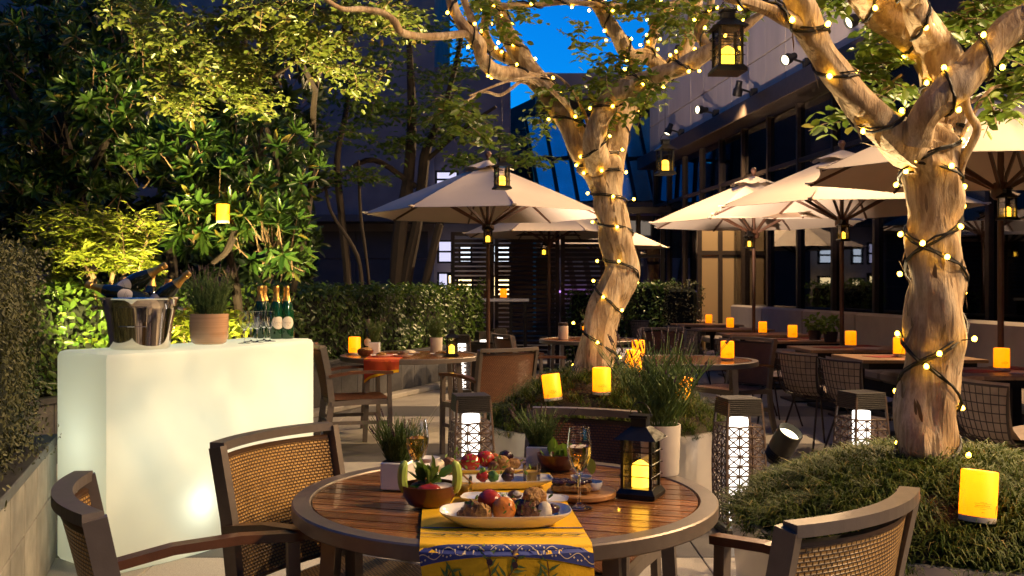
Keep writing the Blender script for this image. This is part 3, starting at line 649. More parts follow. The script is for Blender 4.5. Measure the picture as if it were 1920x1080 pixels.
cl2=[(1625,130,3.9,55,42,.2,26),(1660,90,4.0,45,30,.2,14),(1640,185,3.9,45,24,.2,14),(1570,232,3.75,45,14,.15,9),(1560,10,3.8,40,16,.2,8),(1830,30,3.9,50,36,.25,26),(1880,100,3.9,46,36,.25,22),(1890,160,3.8,40,26,.2,14),(1870,215,3.8,40,20,.2,10),(1800,75,4.1,36,30,.2,10),(1650,40,4.1,30,22,.2,8),(1905,20,3.8,36,20,.2,10),(1715,180,4.0,30,20,.2,6),(1560,-170,3.9,260,110,.6,60),(1880,-170,3.9,280,120,.6,70),(1700,-380,3.8,380,150,.8,110)]
P,Dd,Nn,LL,tw=twig_foliage(cl2,.052,8,.16); P=P-np.array(base2); tw.v=[tuple(V(*p)-base2) for p in tw.v]
leaf_obj('crown',P,Dd,Nn,LL,LL*.62,M_['leaf_myrtle'],rt); tw.build('twigs',M_['twig'],rt,kind='stuff')
def flakes(par,sp,n,o0,seed):
    q=np.random.default_rng(seed); P=[];D=[];Nn_=[]
    for i in range(n):
        k=int(q.integers(2,len(sp)-3)); p=np.array(sp[k]); tg=unit((np.array(sp[k+1])-p)[None,:3])[0]; a=unit(np.cross(tg,[.2,1,.1])[None])[0]; b=np.cross(tg,a); an=q.random()*6.283; nr=a*math.cos(an)+b*math.sin(an)
        P.append(p[:3]+nr*p[3]*.98-np.array(o0)); D.append(tg*q.choice([-1,1])+nr*(.05+.16*q.random())+q.normal(size=3)*.08); Nn_.append(nr)
    P=np.array(P); L=.03+.08*q.random(n); leaf_obj('bark_flakes',P,np.array(D),np.array(Nn_),L,L*.16,M_['twig'],par,-.15,kind='stuff')
flakes(rt,S['T'],80,base2,1); flakes(rt,S['TL'],40,base2,2); flakes(ct,S['trunk'],90,base,3)
string_lights('string_lights','warm bulbs on dark wire criss-crossing the near right tree trunk','bulb strings on trees',
 [(S['T'],-3.5,15,0,.08,.98),(S['T'],3.5,14,2,.08,.98),(S['TL'],-5,11,1,.05,.9),(S['TM'],4,13,2,.05,.85),(S['TR'],-4,11,0,.08,.85),(S['TL2'],2,5,0,.1,.9),(S['TM2'],2,4,0,.1,.9)],5)
# --- rosette leaved trees on the left
def simple_tree(name,label,loc,limbs,clusters,kind,leafm,L0,wr,per=12,barkm='dark_bark',group=None,tl=.3,**k):
    t=thing(name,label,'tree',loc,0,group); o0=V(*loc); mb=MB()
    for l in limbs: limb(mb,l,8,.05,5)
    if kind=='ros': P,D,N,L,tw=rosettes(clusters,L0,per)
    else: P,D,N,L,tw=twig_foliage(clusters,L0,per,tl,**k)
    mb.v=[tuple(V(*p)-o0) for p in mb.v]; mb.build('trunk',M_[barkm],t,True)
    tw.v=[tuple(V(*p)-o0) for p in tw.v]; tw.build('twigs',M_['twig'],t,kind='stuff')
    leaf_obj('crown',P-np.array(o0),D,N,L,L*wr,M_[leafm],t,.12); return t
simple_tree('rosette_tree','leafy tree with whorled glossy leaves holding a glowing candle, behind the white bar',(-2.55,9.2,.5),
 [[(450,640,9.2,9),(445,560,9.2,9),(430,480,9.1,8),(415,430,9.0,7),(380,380,8.9,6),(360,300,8.9,5)],[(400,492,8.6,5),(425,470,8.5,7),(440,430,8.5,6),(436,400,8.6,5),(470,360,8.7,4)],[(440,470,9,7),(480,420,9,6),(520,330,9,5),(500,240,9,4)],[(330,620,9.3,11),(326,540,9.3,10),(318,460,9.3,9),(300,380,9.2,8)]],
 [(430,370,9.0,120,85,.5,75),(500,440,8.8,80,50,.5,40),(370,420,8.9,70,50,.5,32),(540,480,9.2,45,30,.4,16),(360,290,9.1,90,60,.5,45),(480,270,9.3,90,60,.5,40),(560,330,9.3,40,50,.4,14)],'ros','leaf_mag',.15,.30)
simple_tree('rosette_tree','tall dark tree with whorled leaves filling the upper left corner',(-4.3,9.6,.5),
 [[(170,650,9.6,16),(165,500,9.6,15),(150,380,9.6,13),(120,260,9.6,11),(90,120,9.6,8),(80,20,9.6,6)],[(150,360,9.5,9),(180,300,9.3,7),(205,250,9.2,6),(195,215,9.1,4)],[(160,330,9.5,8),(60,230,9.4,6),(10,150,9.3,4)]],
 [(190,180,9.1,90,60,.5,50),(110,250,9.4,110,80,.6,60),(60,110,9.8,110,100,.7,75),(220,60,9.7,120,70,.6,70),(40,330,9.5,70,60,.5,34),(260,270,9.2,60,70,.5,36),(130,350,9.6,110,50,.5,30),(300,130,9.6,70,90,.6,40)],'ros','leaf_mag',.15,.30)
sh=simple_tree('feathery_shrub','brightly lit yellow green feathery shrub behind the champagne bucket',(-3.3,8.0,.5),
 [[(190,640,8.0,5),(180,560,8.0,5),(150,480,7.9,4),(120,430,7.9,3)],[(190,600,8.0,5),(175,520,7.8,5),(155,495,7.8,4),(140,480,7.8,3)],[(195,620,8,4),(210,520,8,4),(230,430,8,3)],[(200,620,8,4),(250,540,8,3),(275,450,8,2)]],
 [(150,430,7.9,85,36,.4,85),(235,425,8.0,70,36,.4,75),(190,480,7.8,90,36,.4,85),(90,450,8.1,60,40,.4,36),(110,530,8.0,60,40,.3,36),(250,490,8.0,50,30,.3,36),(150,580,8.1,70,50,.3,40)],'tw','leaf_shrub',.085,.24,10,'twig',None,.22,flat=.6,droop=.25)
tag(sh,None,'shrub')
lsh=simple_tree('low_shrub','low yellow lit shrub leaves between champagne bucket and brown pot',(-2.85,8.2,.5),
 [[(350,700,8.0,3),(345,640,8.0,3),(340,600,8.0,2)]],[(345,610,7.9,28,32,.25,40),(395,610,8.1,40,30,.25,30),(440,610,8.2,50,26,.25,30),(190,650,8.0,50,40,.3,30)],'tw','leaf_shrub',.075,.5,9,'twig',None,.18)
tag(lsh,None,'shrub')
# --- overhanging small leaved canopy, upper left
cn=simple_tree('overhanging_tree','small leaved tree with lit sprays of foliage hanging over the top left',(-2.44,10.4,.5),
 [[(528,650,10.4,7),(555,520,10.4,6),(575,420,10.2,6),(586,300,9.8,6),(588,200,9.2,6),(600,130,8.4,5),(620,90,7.6,5),(650,40,7.2,5),(640,-20,7.0,4)],[(592,170,8.8,5),(560,100,7.4,5),(590,85,7.2,5),(545,115,7.0,4),(530,135,6.9,4)],[(640,60,7.2,5),(600,100,7.0,4.5),(560,112,6.9,4),(510,145,6.8,3)],[(650,30,7.2,5),(560,10,7,5),(480,10,6.8,4),(430,60,6.7,3)],[(625,85,7.4,4),(690,40,7.3,4),(760,-5,7.2,3)]],
 [(470,50,6.9,110,50,.6,170),(350,90,7.0,90,60,.6,150),(430,140,6.9,80,40,.5,110),(330,180,7.0,50,45,.4,60),(560,60,6.9,80,45,.5,110),(620,110,7.0,60,45,.5,60),(640,30,6.9,90,40,.5,90),(740,40,6.9,60,40,.5,50),(480,195,6.9,50,26,.35,44),(260,40,7.3,70,50,.5,60),(680,150,7.2,50,30,.4,30),(480,-120,7.0,330,100,1.0,150)],'tw','leaf_canopy',.050,.6,9,'dark_bark',None,.24,droop=-.05)
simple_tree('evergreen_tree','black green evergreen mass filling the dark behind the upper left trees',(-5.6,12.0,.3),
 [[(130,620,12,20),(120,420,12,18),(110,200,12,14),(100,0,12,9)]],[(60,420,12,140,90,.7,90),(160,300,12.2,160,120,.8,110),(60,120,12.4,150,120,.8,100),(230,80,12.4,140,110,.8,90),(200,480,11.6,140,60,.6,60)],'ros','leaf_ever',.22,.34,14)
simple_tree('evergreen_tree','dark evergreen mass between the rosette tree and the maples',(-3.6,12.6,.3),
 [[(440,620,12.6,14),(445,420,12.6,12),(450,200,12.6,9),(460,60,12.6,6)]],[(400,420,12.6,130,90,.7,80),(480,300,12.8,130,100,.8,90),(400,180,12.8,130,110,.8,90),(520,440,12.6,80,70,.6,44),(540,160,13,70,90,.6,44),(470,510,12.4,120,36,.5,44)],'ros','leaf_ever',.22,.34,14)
# --- background maples
def maple(label,loc,limbs,clusters): return simple_tree('maple_tree',label,loc,limbs,clusters,'tw','leaf_maple',.10,.6,10,'dark_bark','maples behind the hedge',.5,flat=.12,droop=0)
maple('slim maple tree left of the cream umbrella, thin leaning stem',(-2.9,15.3,.5),[[(655,600,15.3,8),(650,500,15.3,8),(640,400,15.3,7),(632,300,15.2,6),(650,200,15.2,5),(660,80,15.2,4)],[(680,560,15,4),(670,480,15,4),(622,400,15,3),(610,350,15,3)],[(695,560,15.2,3),(685,470,15.2,3),(676,400,15.2,3),(672,300,15.2,2)]],
 [(620,250,15.2,90,26,.9,44),(690,210,15.2,100,26,.9,44),(650,160,15.3,90,26,.9,40),(700,110,15.4,80,28,.9,34),(600,340,15,70,20,.7,24),(690,330,15,50,18,.6,18)])
maple('forked dark maple trunk standing behind the cream umbrella',(-2.0,16,.5),[[(735,600,16,15),(745,500,16,14),(752,420,16,13),(765,340,16,12),(772,240,16,9),(770,140,16,7),(765,40,16,5)],[(750,600,16,12),(765,500,16,12),(782,420,16,11),(792,340,16,10),(800,280,16,9),(830,210,16,6),(850,140,16,5),(872,40,16,4)],[(780,600,15.8,8),(800,520,15.8,8),(822,430,15.8,8),(826,420,15.8,7)],[(780,350,16,6),(700,300,15.8,5),(640,330,15.6,4),(600,360,15.5,3)],[(800,300,16,5),(870,240,15.8,4),(930,200,15.6,3)]],
 [(790,210,15.8,110,24,.9,52),(860,250,15.6,90,24,.9,44),(740,270,15.6,80,22,.8,30),(900,300,15.4,80,18,.8,32),(980,300,15.2,70,16,.8,26),(820,150,16,90,26,.9,36),(880,110,16,60,34,.8,24),(800,60,16,90,30,.9,34),(720,50,16.2,70,34,.9,26),(960,260,15.4,50,16,.7,16)])
# --- hedges
def hedge(name,label,cat,pts,width,z0,z1,n,leafm,L0,wr=.5,group=None,rough=.05,bright=None):
    # pts: base line; fill towards +normal
    P0,P1=V(*pts[0]),V(*pts[1]); t=(P1-P0); ln=t.length; t.normalize(); nn=V(-t.y,t.x,0)
    th=thing(name,label,cat,tuple(P0+V(0,0,z0)),math.atan2(t.y,t.x),group)
    b=MB(); ns=max(2,int(ln/.25)); h=z1-z0
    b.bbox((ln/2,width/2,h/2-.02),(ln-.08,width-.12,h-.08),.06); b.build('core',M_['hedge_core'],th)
    A=[ln*h,ln*width,width*h]; tot=sum([A[0],A[1],A[2],A[2]]); k=[int(n*a/tot) for a in (A[0],A[1],A[2],A[2])]
    Ps=[];Ns=[]
    def jit(m): return np.abs(rng.normal(size=m))*rough-rough*.4
    u=rng.random
    for f,m in enumerate(k):
        if f==0: p=np.stack([u(m)*ln,-jit(m)+.03,u(m)*h],1); nr=[0,-1,.25]
        elif f==1: p=np.stack([u(m)*ln,u(m)*width,h+jit(m)*.8-.04],1); nr=[0,-.2,1]
        elif f==2: p=np.stack([-jit(m)+.03,u(m)*width,u(m)*h],1); nr=[-1,0,.25]
        else: p=np.stack([ln+jit(m)-.03,u(m)*width,u(m)*h],1); nr=[1,0,.25]
        wob=.035*np.sin(p[:,0]*5+p[:,2]*4)+.03*np.sin(p[:,0]*11+1+p[:,1]*6); p=p+np.array(nr)*wob[:,None]
        Ps.append(p); Ns.append(np.repeat(np.array([nr],float),m,0))
    P=np.concatenate(Ps); N=np.concatenate(Ns); m=len(P)
    D=unit(np.cross(N,rng.normal(size=(m,3))))+N*.55; L=L0*(.6+.7*rng.random(m))
    leaf_obj('foliage',P,D,N+rng.normal(size=(m,3))*.4,L,L*wr,M_[leafm],th,.1); return th
p0,p1=wl(.5,.12),wl(LW-.05,.12)
hedge('clipped_hedge','long glossy green clipped hedge on the dark tiled wall behind the bar','hedge',(p0,p1),.85,.52,1.33,15000,'leaf_hedge',.06,.55)
hp=A+V(-.70,.05,0); q=B+V(-.70,.05,0)
tA=dv.normalized(); nA=V(-tA.y,tA.x,0)
hedge('clipped_bush','brownish green fine leaved clipped bush in the left stone planter','bush',(B-nA*.05,A+tA*.08-nA*.05),.62,.57,1.52,26000,'leaf_box',.022,.5,rough=.05)
hedge('box_hedge','dark low hedge block beside the entrance porch, right of the lit trunk','hedge',(V(1.6,18.6,0),V(3.0,18.2,0)),.6,0,1.45,2600,'leaf_hedge',.07,.5)
hedge('box_hedge','small lit hedge block in front of the porch left of the beige blinds','hedge',(V(2.72,17.4,0),V(3.3,17.3,0)),.4,0,1.40,1300,'leaf_box',.05,.5)
hedge('box_hedge','dark hedge block behind the trunk of the central tree','hedge',(V(.95,16.6,0),V(1.9,16.4,0)),.5,0,1.3,1600,'leaf_hedge',.06,.5)
# --- round planters with mounds of mondo grass
def planter(label,c,rad,hr,ht,n,bl,seed):
    t=thing('round_planter',label,'planter',(c[0],c[1],0),0,'round tree planters')
    b=MB(); b.lathe([(rad*.93,0),(rad*.95,.01),(rad,.47),(rad,hr),(rad-.03,hr),(rad-.04,hr-.05)],56); b.build('pot',M_['planter'],t,True)
    hm=ht-hr
    def hz(r): return hr-.03+hm*(1-np.clip(r/rad,0,1)**2.2)
    b=MB(); b.lathe([(rad*.97*k/8,float(hz(rad*.97*k/8))) for k in range(8,-1,-1)],36); b.build('soil',M_['soil'],t,True)
    nt_=n//24; rt_=rad*np.sqrt(rng.random(nt_)); qt=rng.random(nt_)*6.283; tid=rng.integers(0,nt_,n); ht_=.6+.8*rng.random(nt_)
    xy=np.stack([rt_*np.cos(qt),rt_*np.sin(qt)],1)[tid]+rng.normal(size=(n,2))*.012; r=np.hypot(xy[:,0],xy[:,1]); q=np.arctan2(xy[:,1],xy[:,0])
    P=np.stack([xy[:,0],xy[:,1],hz(r)+.012*np.sin(xy[:,0]*14)*np.cos(xy[:,1]*11)],1); out=np.stack([np.cos(q),np.sin(q),0*q],1)
    a=rng.random(n)*6.283; D=np.stack([np.cos(a),np.sin(a),.35+1.3*rng.random(n)],1)+out*.5*((r/rad)**2)[:,None]; D=unit(D); bl=bl*ht_[tid]
    L=bl*(.6+.8*rng.random(n)); S=unit(np.cross(D,np.array([0,0,1.])))*(.0014+.0012*rng.random(n))[:,None]
    H=np.array(D); H[:,2]=0
    m1=P+D*L[:,None]*.5; m2=m1+(D*.25+H*.35-np.array([0,0,.08]))*L[:,None]; tip=m2+(H*.3-np.array([0,0,.22]))*L[:,None]
    v=np.stack([P-S,P+S,m1+S,m1-S,m2+S*.8,m2-S*.8,tip+S*.1,tip-S*.1],1).reshape(-1,3); k=np.arange(n)[:,None]*8
    qd=np.concatenate([k+np.array([[0,1,2,3]]),k+np.array([[3,2,4,5]]),k+np.array([[5,4,6,7]])],0)
    obj('grass',mesh_np('grass',v,qd,M_['grassblade']),t,kind='stuff'); return t,lambda x,y: float(hz(math.hypot(x-c[0],y-c[1])))
PC1=(.60,6.4); PC2=(1.62,3.68)
pl1,hz1=planter('round grey planter with a grassy mound under the central tree',PC1,.78,.48,.83,13000,.085,1)
pl2,hz2=planter('near round planter with a grassy mound under the right tree',PC2,.78,.50,.745,34000,.066,2)
# ------------------------------------------------------------------ furniture
def facing(dx,dy): return math.atan2(dy,dx)-math.pi/2
# --- wicker armchair, local front = +Y
def make_chair(name,label,wm):
    t=thing(name,label,'chair'); al=M_['alu']
    for sx in (-1,1):
        b=MB(); b.tube([(sx*.255,-.33,0),(sx*.255,-.27,.2),(sx*.255,-.245,.43),(sx*.258,-.27,.65),(sx*.262,-.315,.868)],1,sect=(.026,.05),up=(0,1,0)); b.build('leg',al,t)
        b=MB(); b.tube([(sx*.285,.235,0),(sx*.285,.232,.3),(sx*.285,.225,.635)],1,sect=(.034,.034),up=(0,1,0)); b.build('leg',al,t)
        b=MB(); b.tube([(sx*.262,-.27,.625),(sx*.275,-.1,.652),(sx*.285,.08,.658),(sx*.287,.255,.648)],1,sect=(.046,.024),up=(0,0,1)); b.build('armrest',M_['armwood'],t)
        b=MB(); b.tube([(sx*.27,-.25,.40),(sx*.275,0,.41),(sx*.285,.225,.41)],1,sect=(.024,.042),up=(0,0,1)); b.build('seat_rail',al,t)
        b=MB(); b.lathe([(0,0),(.011,.001),(.011,.004),(.006,.006),(0,.006)],12,(sx*.2745,-.262,.625),Matrix.Rotation(sx*R(90),3,'Y')); b.build('bolt',M_['steel'],t)
    bow=lambda u:-.055*(1-u*u)
    n=14
    b=MB(); b.tube([(-.262+.524*i/n,-.318+bow(-1+2*i/n),.868) for i in range(n+1)],1,sect=(.046,.026),up=(0,0,1)); b.build('top_rail',al,t)
    def bk(u,v):
        z=.455+v*.375; y=-.247-.068*max(0,(z-.43)/.44)**1.3; return V((-.242+.484*u),y+bow(-1+2*u)*(.55+.45*v),z)
    b=MB(); b.grid(bk,20,10,uvs=(.484,.375)); b.grid(lambda u,v:bk(u,v)+V(0,-.014,0),20,10,uvs=(.484,.375),flip=True)
    b.build('backrest',wm,t,True)
    b=MB(); b.tube([bk(i/n,0)+V(0,-.007,-.006) for i in range(n+1)],.011,6); b.build('back_rim',wm,t,True); b=MB(); b.tube([bk(i/n,1)+V(0,-.007,.002) for i in range(n+1)],.009,6); b.build('back_rim',wm,t,True)
    st=lambda u,v:V(-.262+.524*u,-.23+.47*v,.433-.018*math.sin(math.pi*u)*math.sin(math.pi*v))
    b=MB(); b.grid(st,14,12,uvs=(.524,.47)); b.grid(lambda u,v:st(u,v)+V(0,0,-.018),14,12,uvs=(.524,.47),flip=True); b.build('seat',wm,t,True)
    b=MB(); b.box((0,.228,.405),(.54,.026,.04)); b.build('cross_rail',al,t); b=MB(); b.box((0,-.243,.405),(.49,.026,.04)); b.build('cross_rail',al,t)
    b=MB(); b.box((0,-.262,.22),(.49,.02,.028)); b.build('stretcher',al,t)
    for sx in (-1,1): b=MB(); b.tube([(sx*.256,-.275,.24),(sx*.284,.23,.24)],1,sect=(.02,.028),up=(0,0,1)); b.build('stretcher',al,t)
    return t
G='wicker armchairs around the near table'
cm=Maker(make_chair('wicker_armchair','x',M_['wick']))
cm.put((-.70,2.42,0),facing(.90,.43),'wicker armchair seen side on in the bottom left corner, nearest the bar',G)
cm.put((-.49,3.05,0),facing(.87,-.49),'wicker armchair with honey weave between the glowing bar and round table',G)
cm.put((.53,2.37,0),facing(-.68,.73),'wicker armchair seen from behind, in front of the grassy planter at bottom right',G)
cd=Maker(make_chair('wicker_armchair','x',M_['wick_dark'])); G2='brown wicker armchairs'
cd.put((.19,3.47,0),facing(-.41,-.91),'brown wicker armchair facing the viewer behind the near table',G2)
cd.put((-1.32,8.35,0),facing(.95,.3),'brown wicker armchair just right of the bar end, side on',G2)
cd.put((-.20,7.95,0),facing(-.55,.83),'brown wicker armchair seen from behind at the right of the second round table',G2)
cd.put((.20,10.1,0),facing(.9,.35),'brown wicker armchair facing right under the cream umbrella pole',G2)
cd.put((2.02,9.1,0),facing(-.75,-.5),'orange brown wicker armchair behind the candle on the table right of the central tree',G2)
cd.put((1.72,11.3,0),facing(-.2,-.95),'brown wicker armchair partly hidden by a candle, right behind the central tree trunk',G2)
# --- round slatted teak table
def make_table(name,label,loc,rot,rad=.63,detail=True,legs=None):
    t=thing(name,label,'table',loc,rot)
    ri=rad-.055; sw=.066; gap=.007; n=int(2*ri/(sw+gap))+1
    for i in range(n):
        y=-ri+(i+.5)*(2*ri/n); y0,y1=y-(2*ri/n-gap)/2,y+(2*ri/n-gap)/2
        top=[];k=7
        def hw(yy): return math.sqrt(max(0,(ri-.004)**2-min(abs(yy),ri-.005)**2))
        ys=[y0+(y1-y0)*q/k for q in range(k+1)]
        P=[(hw(yy),yy) for yy in ys]+[(-hw(yy),yy) for yy in reversed(ys)]
        P=[p for p in P]
        N=len(P); vs_=[(x,yy,.707) for x,yy in P]+[(x,yy,.728) for x,yy in P]
        fs=[tuple(range(N,2*N)),tuple(range(N-1,-1,-1))]+[(a,(a+1)%N,N+(a+1)%N,N+a) for a in range(N)]
        b=MB(); b.add(vs_,fs); b.build('slat',M_['teak'],t)
    b=MB(); b.lathe([(ri,.70),(ri,.726),(ri+.004,.731),(rad-.004,.731),(rad,.727),(rad,.692),(rad-.004,.688),(ri+.004,.688),(ri,.70)],96,caps=False); b.build('rim',M_['alu'],t,True)
    b=MB(); b.box((0,0,.694),(2*ri,.05,.022)); b.box((0,0,.6935),(.05,2*ri,.022)); b.build('brace',M_['alu'],t)
    for lx,ly in (legs or [(.4,.4),(-.4,.4),(.4,-.4),(-.4,-.4)]):
        b=MB(); b.tube([(lx*1.08,ly*1.08,0),(lx,ly,.69)],1,sect=(.042,.042),up=(0,1,0)); b.build('leg',M_['alu'],t)
    return t
TC=(-.02,2.96)
make_table('round_table','near round slatted teak table laid with food and a yellow runner',(TC[0],TC[1],0),R(-17),legs=[(.43,.36),(-.45,.34),(.40,-.38),(-.36,-.42)])
make_table('round_table','round slatted table with a red cloth, in front of the hedge',(-.94,9.1,0),R(10),.65)
make_table('round_table','round slatted table with two candles to the right of the central tree',(1.50,8.5,0),R(-10),.62)
make_table('round_table','round table with a cream jar, directly behind the central tree trunk',(.95,11.9,0),R(5),.62)
# --- rectangular table row, bench and wire chairs
rows=[(7.3,3.64),(8.85,3.56),(10.2,3.52),(11.8,3.45),(13.3,3.40),(15.0,3.36),(16.8,3.33),(18.9,3.28)]
def rect_table(label,x,y,i):
    t=thing('dining_table',label,'table',(x,y,0),R(1.7),'tables along the upholstered bench')
    for k in range(5):
        b=MB(); b.bbox((-.44+k*.22,0,.715),(.217,.78,.03),.003); b.build('plank',M_['tablewood'],t)
    b=MB(); b.box((0,0,.67),(.95,.66,.055)); b.build('apron',M_['dark_metal'],t)
    b=MB(); b.box((.1,0,.35),(.07,.07,.64)); b.box((.1,0,.012),(.5,.5,.024)); b.build('pedestal',M_['dark_metal'],t)
    return t
tl_=['nearest dining table of the bench row, red and cream mats, at the right edge','dining table with red mats behind the right tree trunk, second in the bench row','third dining table of the bench row, beside the umbrella pole','dining table with the potted basil, fourth along the bench','fifth dining table along the bench, a single candle on it','sixth dining table along the bench, left of the umbrella pole','seventh dining table along the bench, second from the far end','farthest dining table in the bench row, by the beige blinds']
for i,(y,x) in enumerate(rows):
    rect_table(tl_[i],x,y,i)
    if i in (0,1,2,3):
        for k,(ox,oy,m) in enumerate(((-.2,.0,'redcloth'),(.12,-.16,'creamcloth'),(.2,.2,'redcloth'))):
            b=MB(); b.bbox((0,0,.0015),(.30,.24,.003),.001,rot=R(20+40*k))
            b.build('place_mat',M_[m],loc=(x+ox,y+oy,.7302+.0034*k),label='%s place mat on the %s bench row table, %s'%(('red','cream','dark red')[k],('nearest','second','third','fourth')[i],('by the chairs','on the viewer side','by the bench')[k]),cat='place mat',group='place mats on the bench tables')
bn=thing('banquette_bench','long grey upholstered bench along the restaurant windows','bench',(4.18,18.8,0),math.atan2(-14.2,.62))
BL=14.2
for i in range(7):
    b=MB(); b.bbox((BL/7*(i+.5),.08,.74),(BL/7-.012,.16,.58),.03); b.build('back_cushion',M_['upholstery'],bn,True)
    b=MB(); b.bbox((BL/7*(i+.5),-.28,.39),(BL/7-.012,.54,.12),.03); b.build('seat_cushion',M_['upholstery'],bn,True)
b=MB(); b.box((BL/2,-.18,.165),(BL,.6,.33)); b.build('base',M_['dark_int'],bn)
# fix: bench local -Y must face the terrace
def make_wire(name,label):
    t=thing(name,label,'chair')
    pr=[(.24,.455),(.10,.44),(-.06,.425),(-.17,.435),(-.235,.50),(-.265,.60),(-.285,.70),(-.30,.80)]
    def sf(u,v):
        s=v*(len(pr)-1); k=min(int(s),len(pr)-2); f=s-k; y=pr[k][0]*(1-f)+pr[k+1][0]*f; z=pr[k][1]*(1-f)+pr[k+1][1]*f
        wd=.22+.055*v; c=-1+2*u
        return V(wd*c, y+.07*c*c*(v**1.5)+0, z+.03*c*c*(1-v))
    b=MB(); nu,nv=11,13
    for i in range(nu+1): b.tube([sf(i/nu,j/16) for j in range(17)],.0032,4,cap=False)
    for j in range(nv+1): b.tube([sf(i/12,j/nv) for i in range(13)],.0032,4,cap=False)
    b.tube([sf(0,j/16) for j in range(17)]+[sf(i/12,1) for i in range(1,13)]+[sf(1,1-j/16) for j in range(1,17)],.008,6); b.build('wire_shell',M_['meshwire'],t)
    cu=lambda u,v:sf(.06+.88*u,.04+.92*v)+V(0,.02,.02)*1.0
    b=MB(); b.grid(cu,10,14); b.grid(lambda u,v:cu(u,v)+V(0,.03,.025),10,14,flip=True); b.build('cushion',M_['cushion'],t,True)
    for sx in (-1,1):
        for sy in (-1,1): b=MB(); b.tube([(sx*.15,sy*.13,.43),(sx*.235,sy*.24,0)],.0085,6); b.build('leg',M_['meshwire'],t)
    return t
wc_=Maker(make_wire('wire_chair','x')); G='wire shell chairs along the table row'
for x,y,a,l in ((2.93,5.75,80,'wire shell chair cut off by the right edge of the picture'),(2.72,7.55,75,'wire shell chair seen from behind just left of the right tree trunk'),(2.58,8.25,70,'wire shell chair seen from behind, second left of the right tree trunk'),(2.55,9.75,78,'wire shell chair between the basil pots and the orange wicker chair'),(2.5,10.5,75,'wire shell chair behind the orange wicker armchair'),(2.52,12.9,72,'wire shell chair in front of the fifth bench table'),(2.48,13.9,72,'wire shell chair left of the umbrella pole, sixth in the row'),(2.3,16.4,60,'wire shell chair near the dark hedge, second from the far end'),(2.15,17.2,60,'farthest wire shell chair in the row, beside the dark hedge')):
    wc_.put((x,y,0),facing(math.cos(R(90-a)),math.sin(R(90-a))),l,G)
# --- tall white counter table at the back
ctb=thing('counter_table','tall white topped counter table in front of the slatted screens','table',(-.42,16.4,0))
b=MB(); b.bbox((0,0,1.15),(1.4,.5,.05),.006); b.build('top',M_['white_ceramic'],ctb)
for x in (-.62,-.1,.4,.64): b=MB(); b.box((x,0,.56),(.05,.4,1.12)); b.build('leg',M_['dark_metal'],ctb)
# --- cream umbrellas
def make_umbrella(name,label,r=1.5,zr=2.23,za=2.85):
    t=thing(name,label,'umbrella'); n=8
    def pt(a,f,zo=0):
        q=2*math.pi*a/n; return V(r*f*math.cos(q),r*f*math.sin(q),za-(za-zr)*f**1.06+zo)
    for i in range(n):
        def fn(u,v,i=i):
            f=.1+.9*v; a,b_=pt(i,f),pt(i+1,f); p=a.lerp(b_,u); s=4*u*(1-u)
            p.z-=.035*s*math.sin(math.pi*min(1,v*1.02))*.9; h=math.hypot(p.x,p.y); p.x*=1-.03*s*v**6; p.y*=1-.03*s*v**6; return p
        b=MB(); b.grid(fn,8,8); b.grid(lambda u,v:fn(u,v)+V(0,0,-.004),8,8,flip=True)
        o=b.build('canopy_panel',M_['canvas'],t,True)
        q0=pt(i,.985,-.012); b=MB(); b.tube([pt(i,.1,-.02),pt(i,.5,-.022),q0],1,sect=(.018,.028),up=(0,0,1)); b.build('rib',M_['umbwood'],t)
        b=MB(); b.tube([pt(i,.52,-.035),(.06*math.cos(2*math.pi*i/n),.06*math.sin(2*math.pi*i/n),2.12)],1,sect=(.022,.03),up=(0,0,1)); b.build('strut',M_['umbwood'],t)
        b=MB(); b.box(tuple(pt(i,.985,.004)),(.07,.05,.012),2*math.pi*i/n); b.build('corner_pocket',M_['canvas'],t)
    b=MB()
    def cap(u,v):
        q=u*2*math.pi; f=(.30+.02*math.sin(u*44+2))*v; z=za+.055-.15*v**1.1*.78+(.012*math.sin(u*44)+.010*math.sin(u*25+1))*v*v; return V(f*math.cos(q)*1.0*r/1.5,f*math.sin(q)*r/1.5,z)
    b.grid(cap,64,5); b.build('vent_cap',M_['canvas'],t,True)
    b=MB(); b.lathe([(0,za+.165),(.03,za+.155),(.042,za+.125),(.03,za+.095),(.018,za+.08),(.03,za+.05)],14); b.build('finial',M_['umbwood'],t,True)
    b=MB(); b.lathe([(.024,.28),(.024,za+.1)],14); b.build('pole',M_['umbwood'],t,True)
    b=MB(); b.lathe([(.03,.04),(.034,.05),(.034,.30),(.029,.305)],14); b.build('pole_sleeve',M_['alu'],t,True)
    b=MB(); b.lathe([(.05,2.03),(.075,2.06),(.075,2.12),(.05,2.16)],12); b.build('hub',M_['umbwood'],t,True); b=MB(); b.lathe([(.045,2.6),(.06,2.62),(.06,2.68),(.04,2.7)],12); b.build('hub',M_['umbwood'],t,True)
    b=MB(); b.bbox((0,0,.022),(.55,.55,.044),.008); b.build('base',M_['dark_metal'],t)
    return t
um=Maker(make_umbrella('parasol','x')); G='cream parasols on the terrace'
UM=[(-.29,11.9,12,'cream parasol left of the central tree, hanging lantern in front of its canopy'),(.62,16.4,20,'cream parasol half hidden behind the central tree, the higher of two'),(1.94,21.3,5,'farthest cream parasol, low bright canopy right of the central trunk'),(3.35,13.6,10,'cream parasol left of the three on the right, over the far tables'),(3.71,11.04,15,'cream parasol in the middle of the three on the right'),(3.76,7.55,10,'large cream parasol cut off by the right edge, behind the right tree')]
for x,y,a,l in UM: um.put((x,y,0),R(a),l,G)
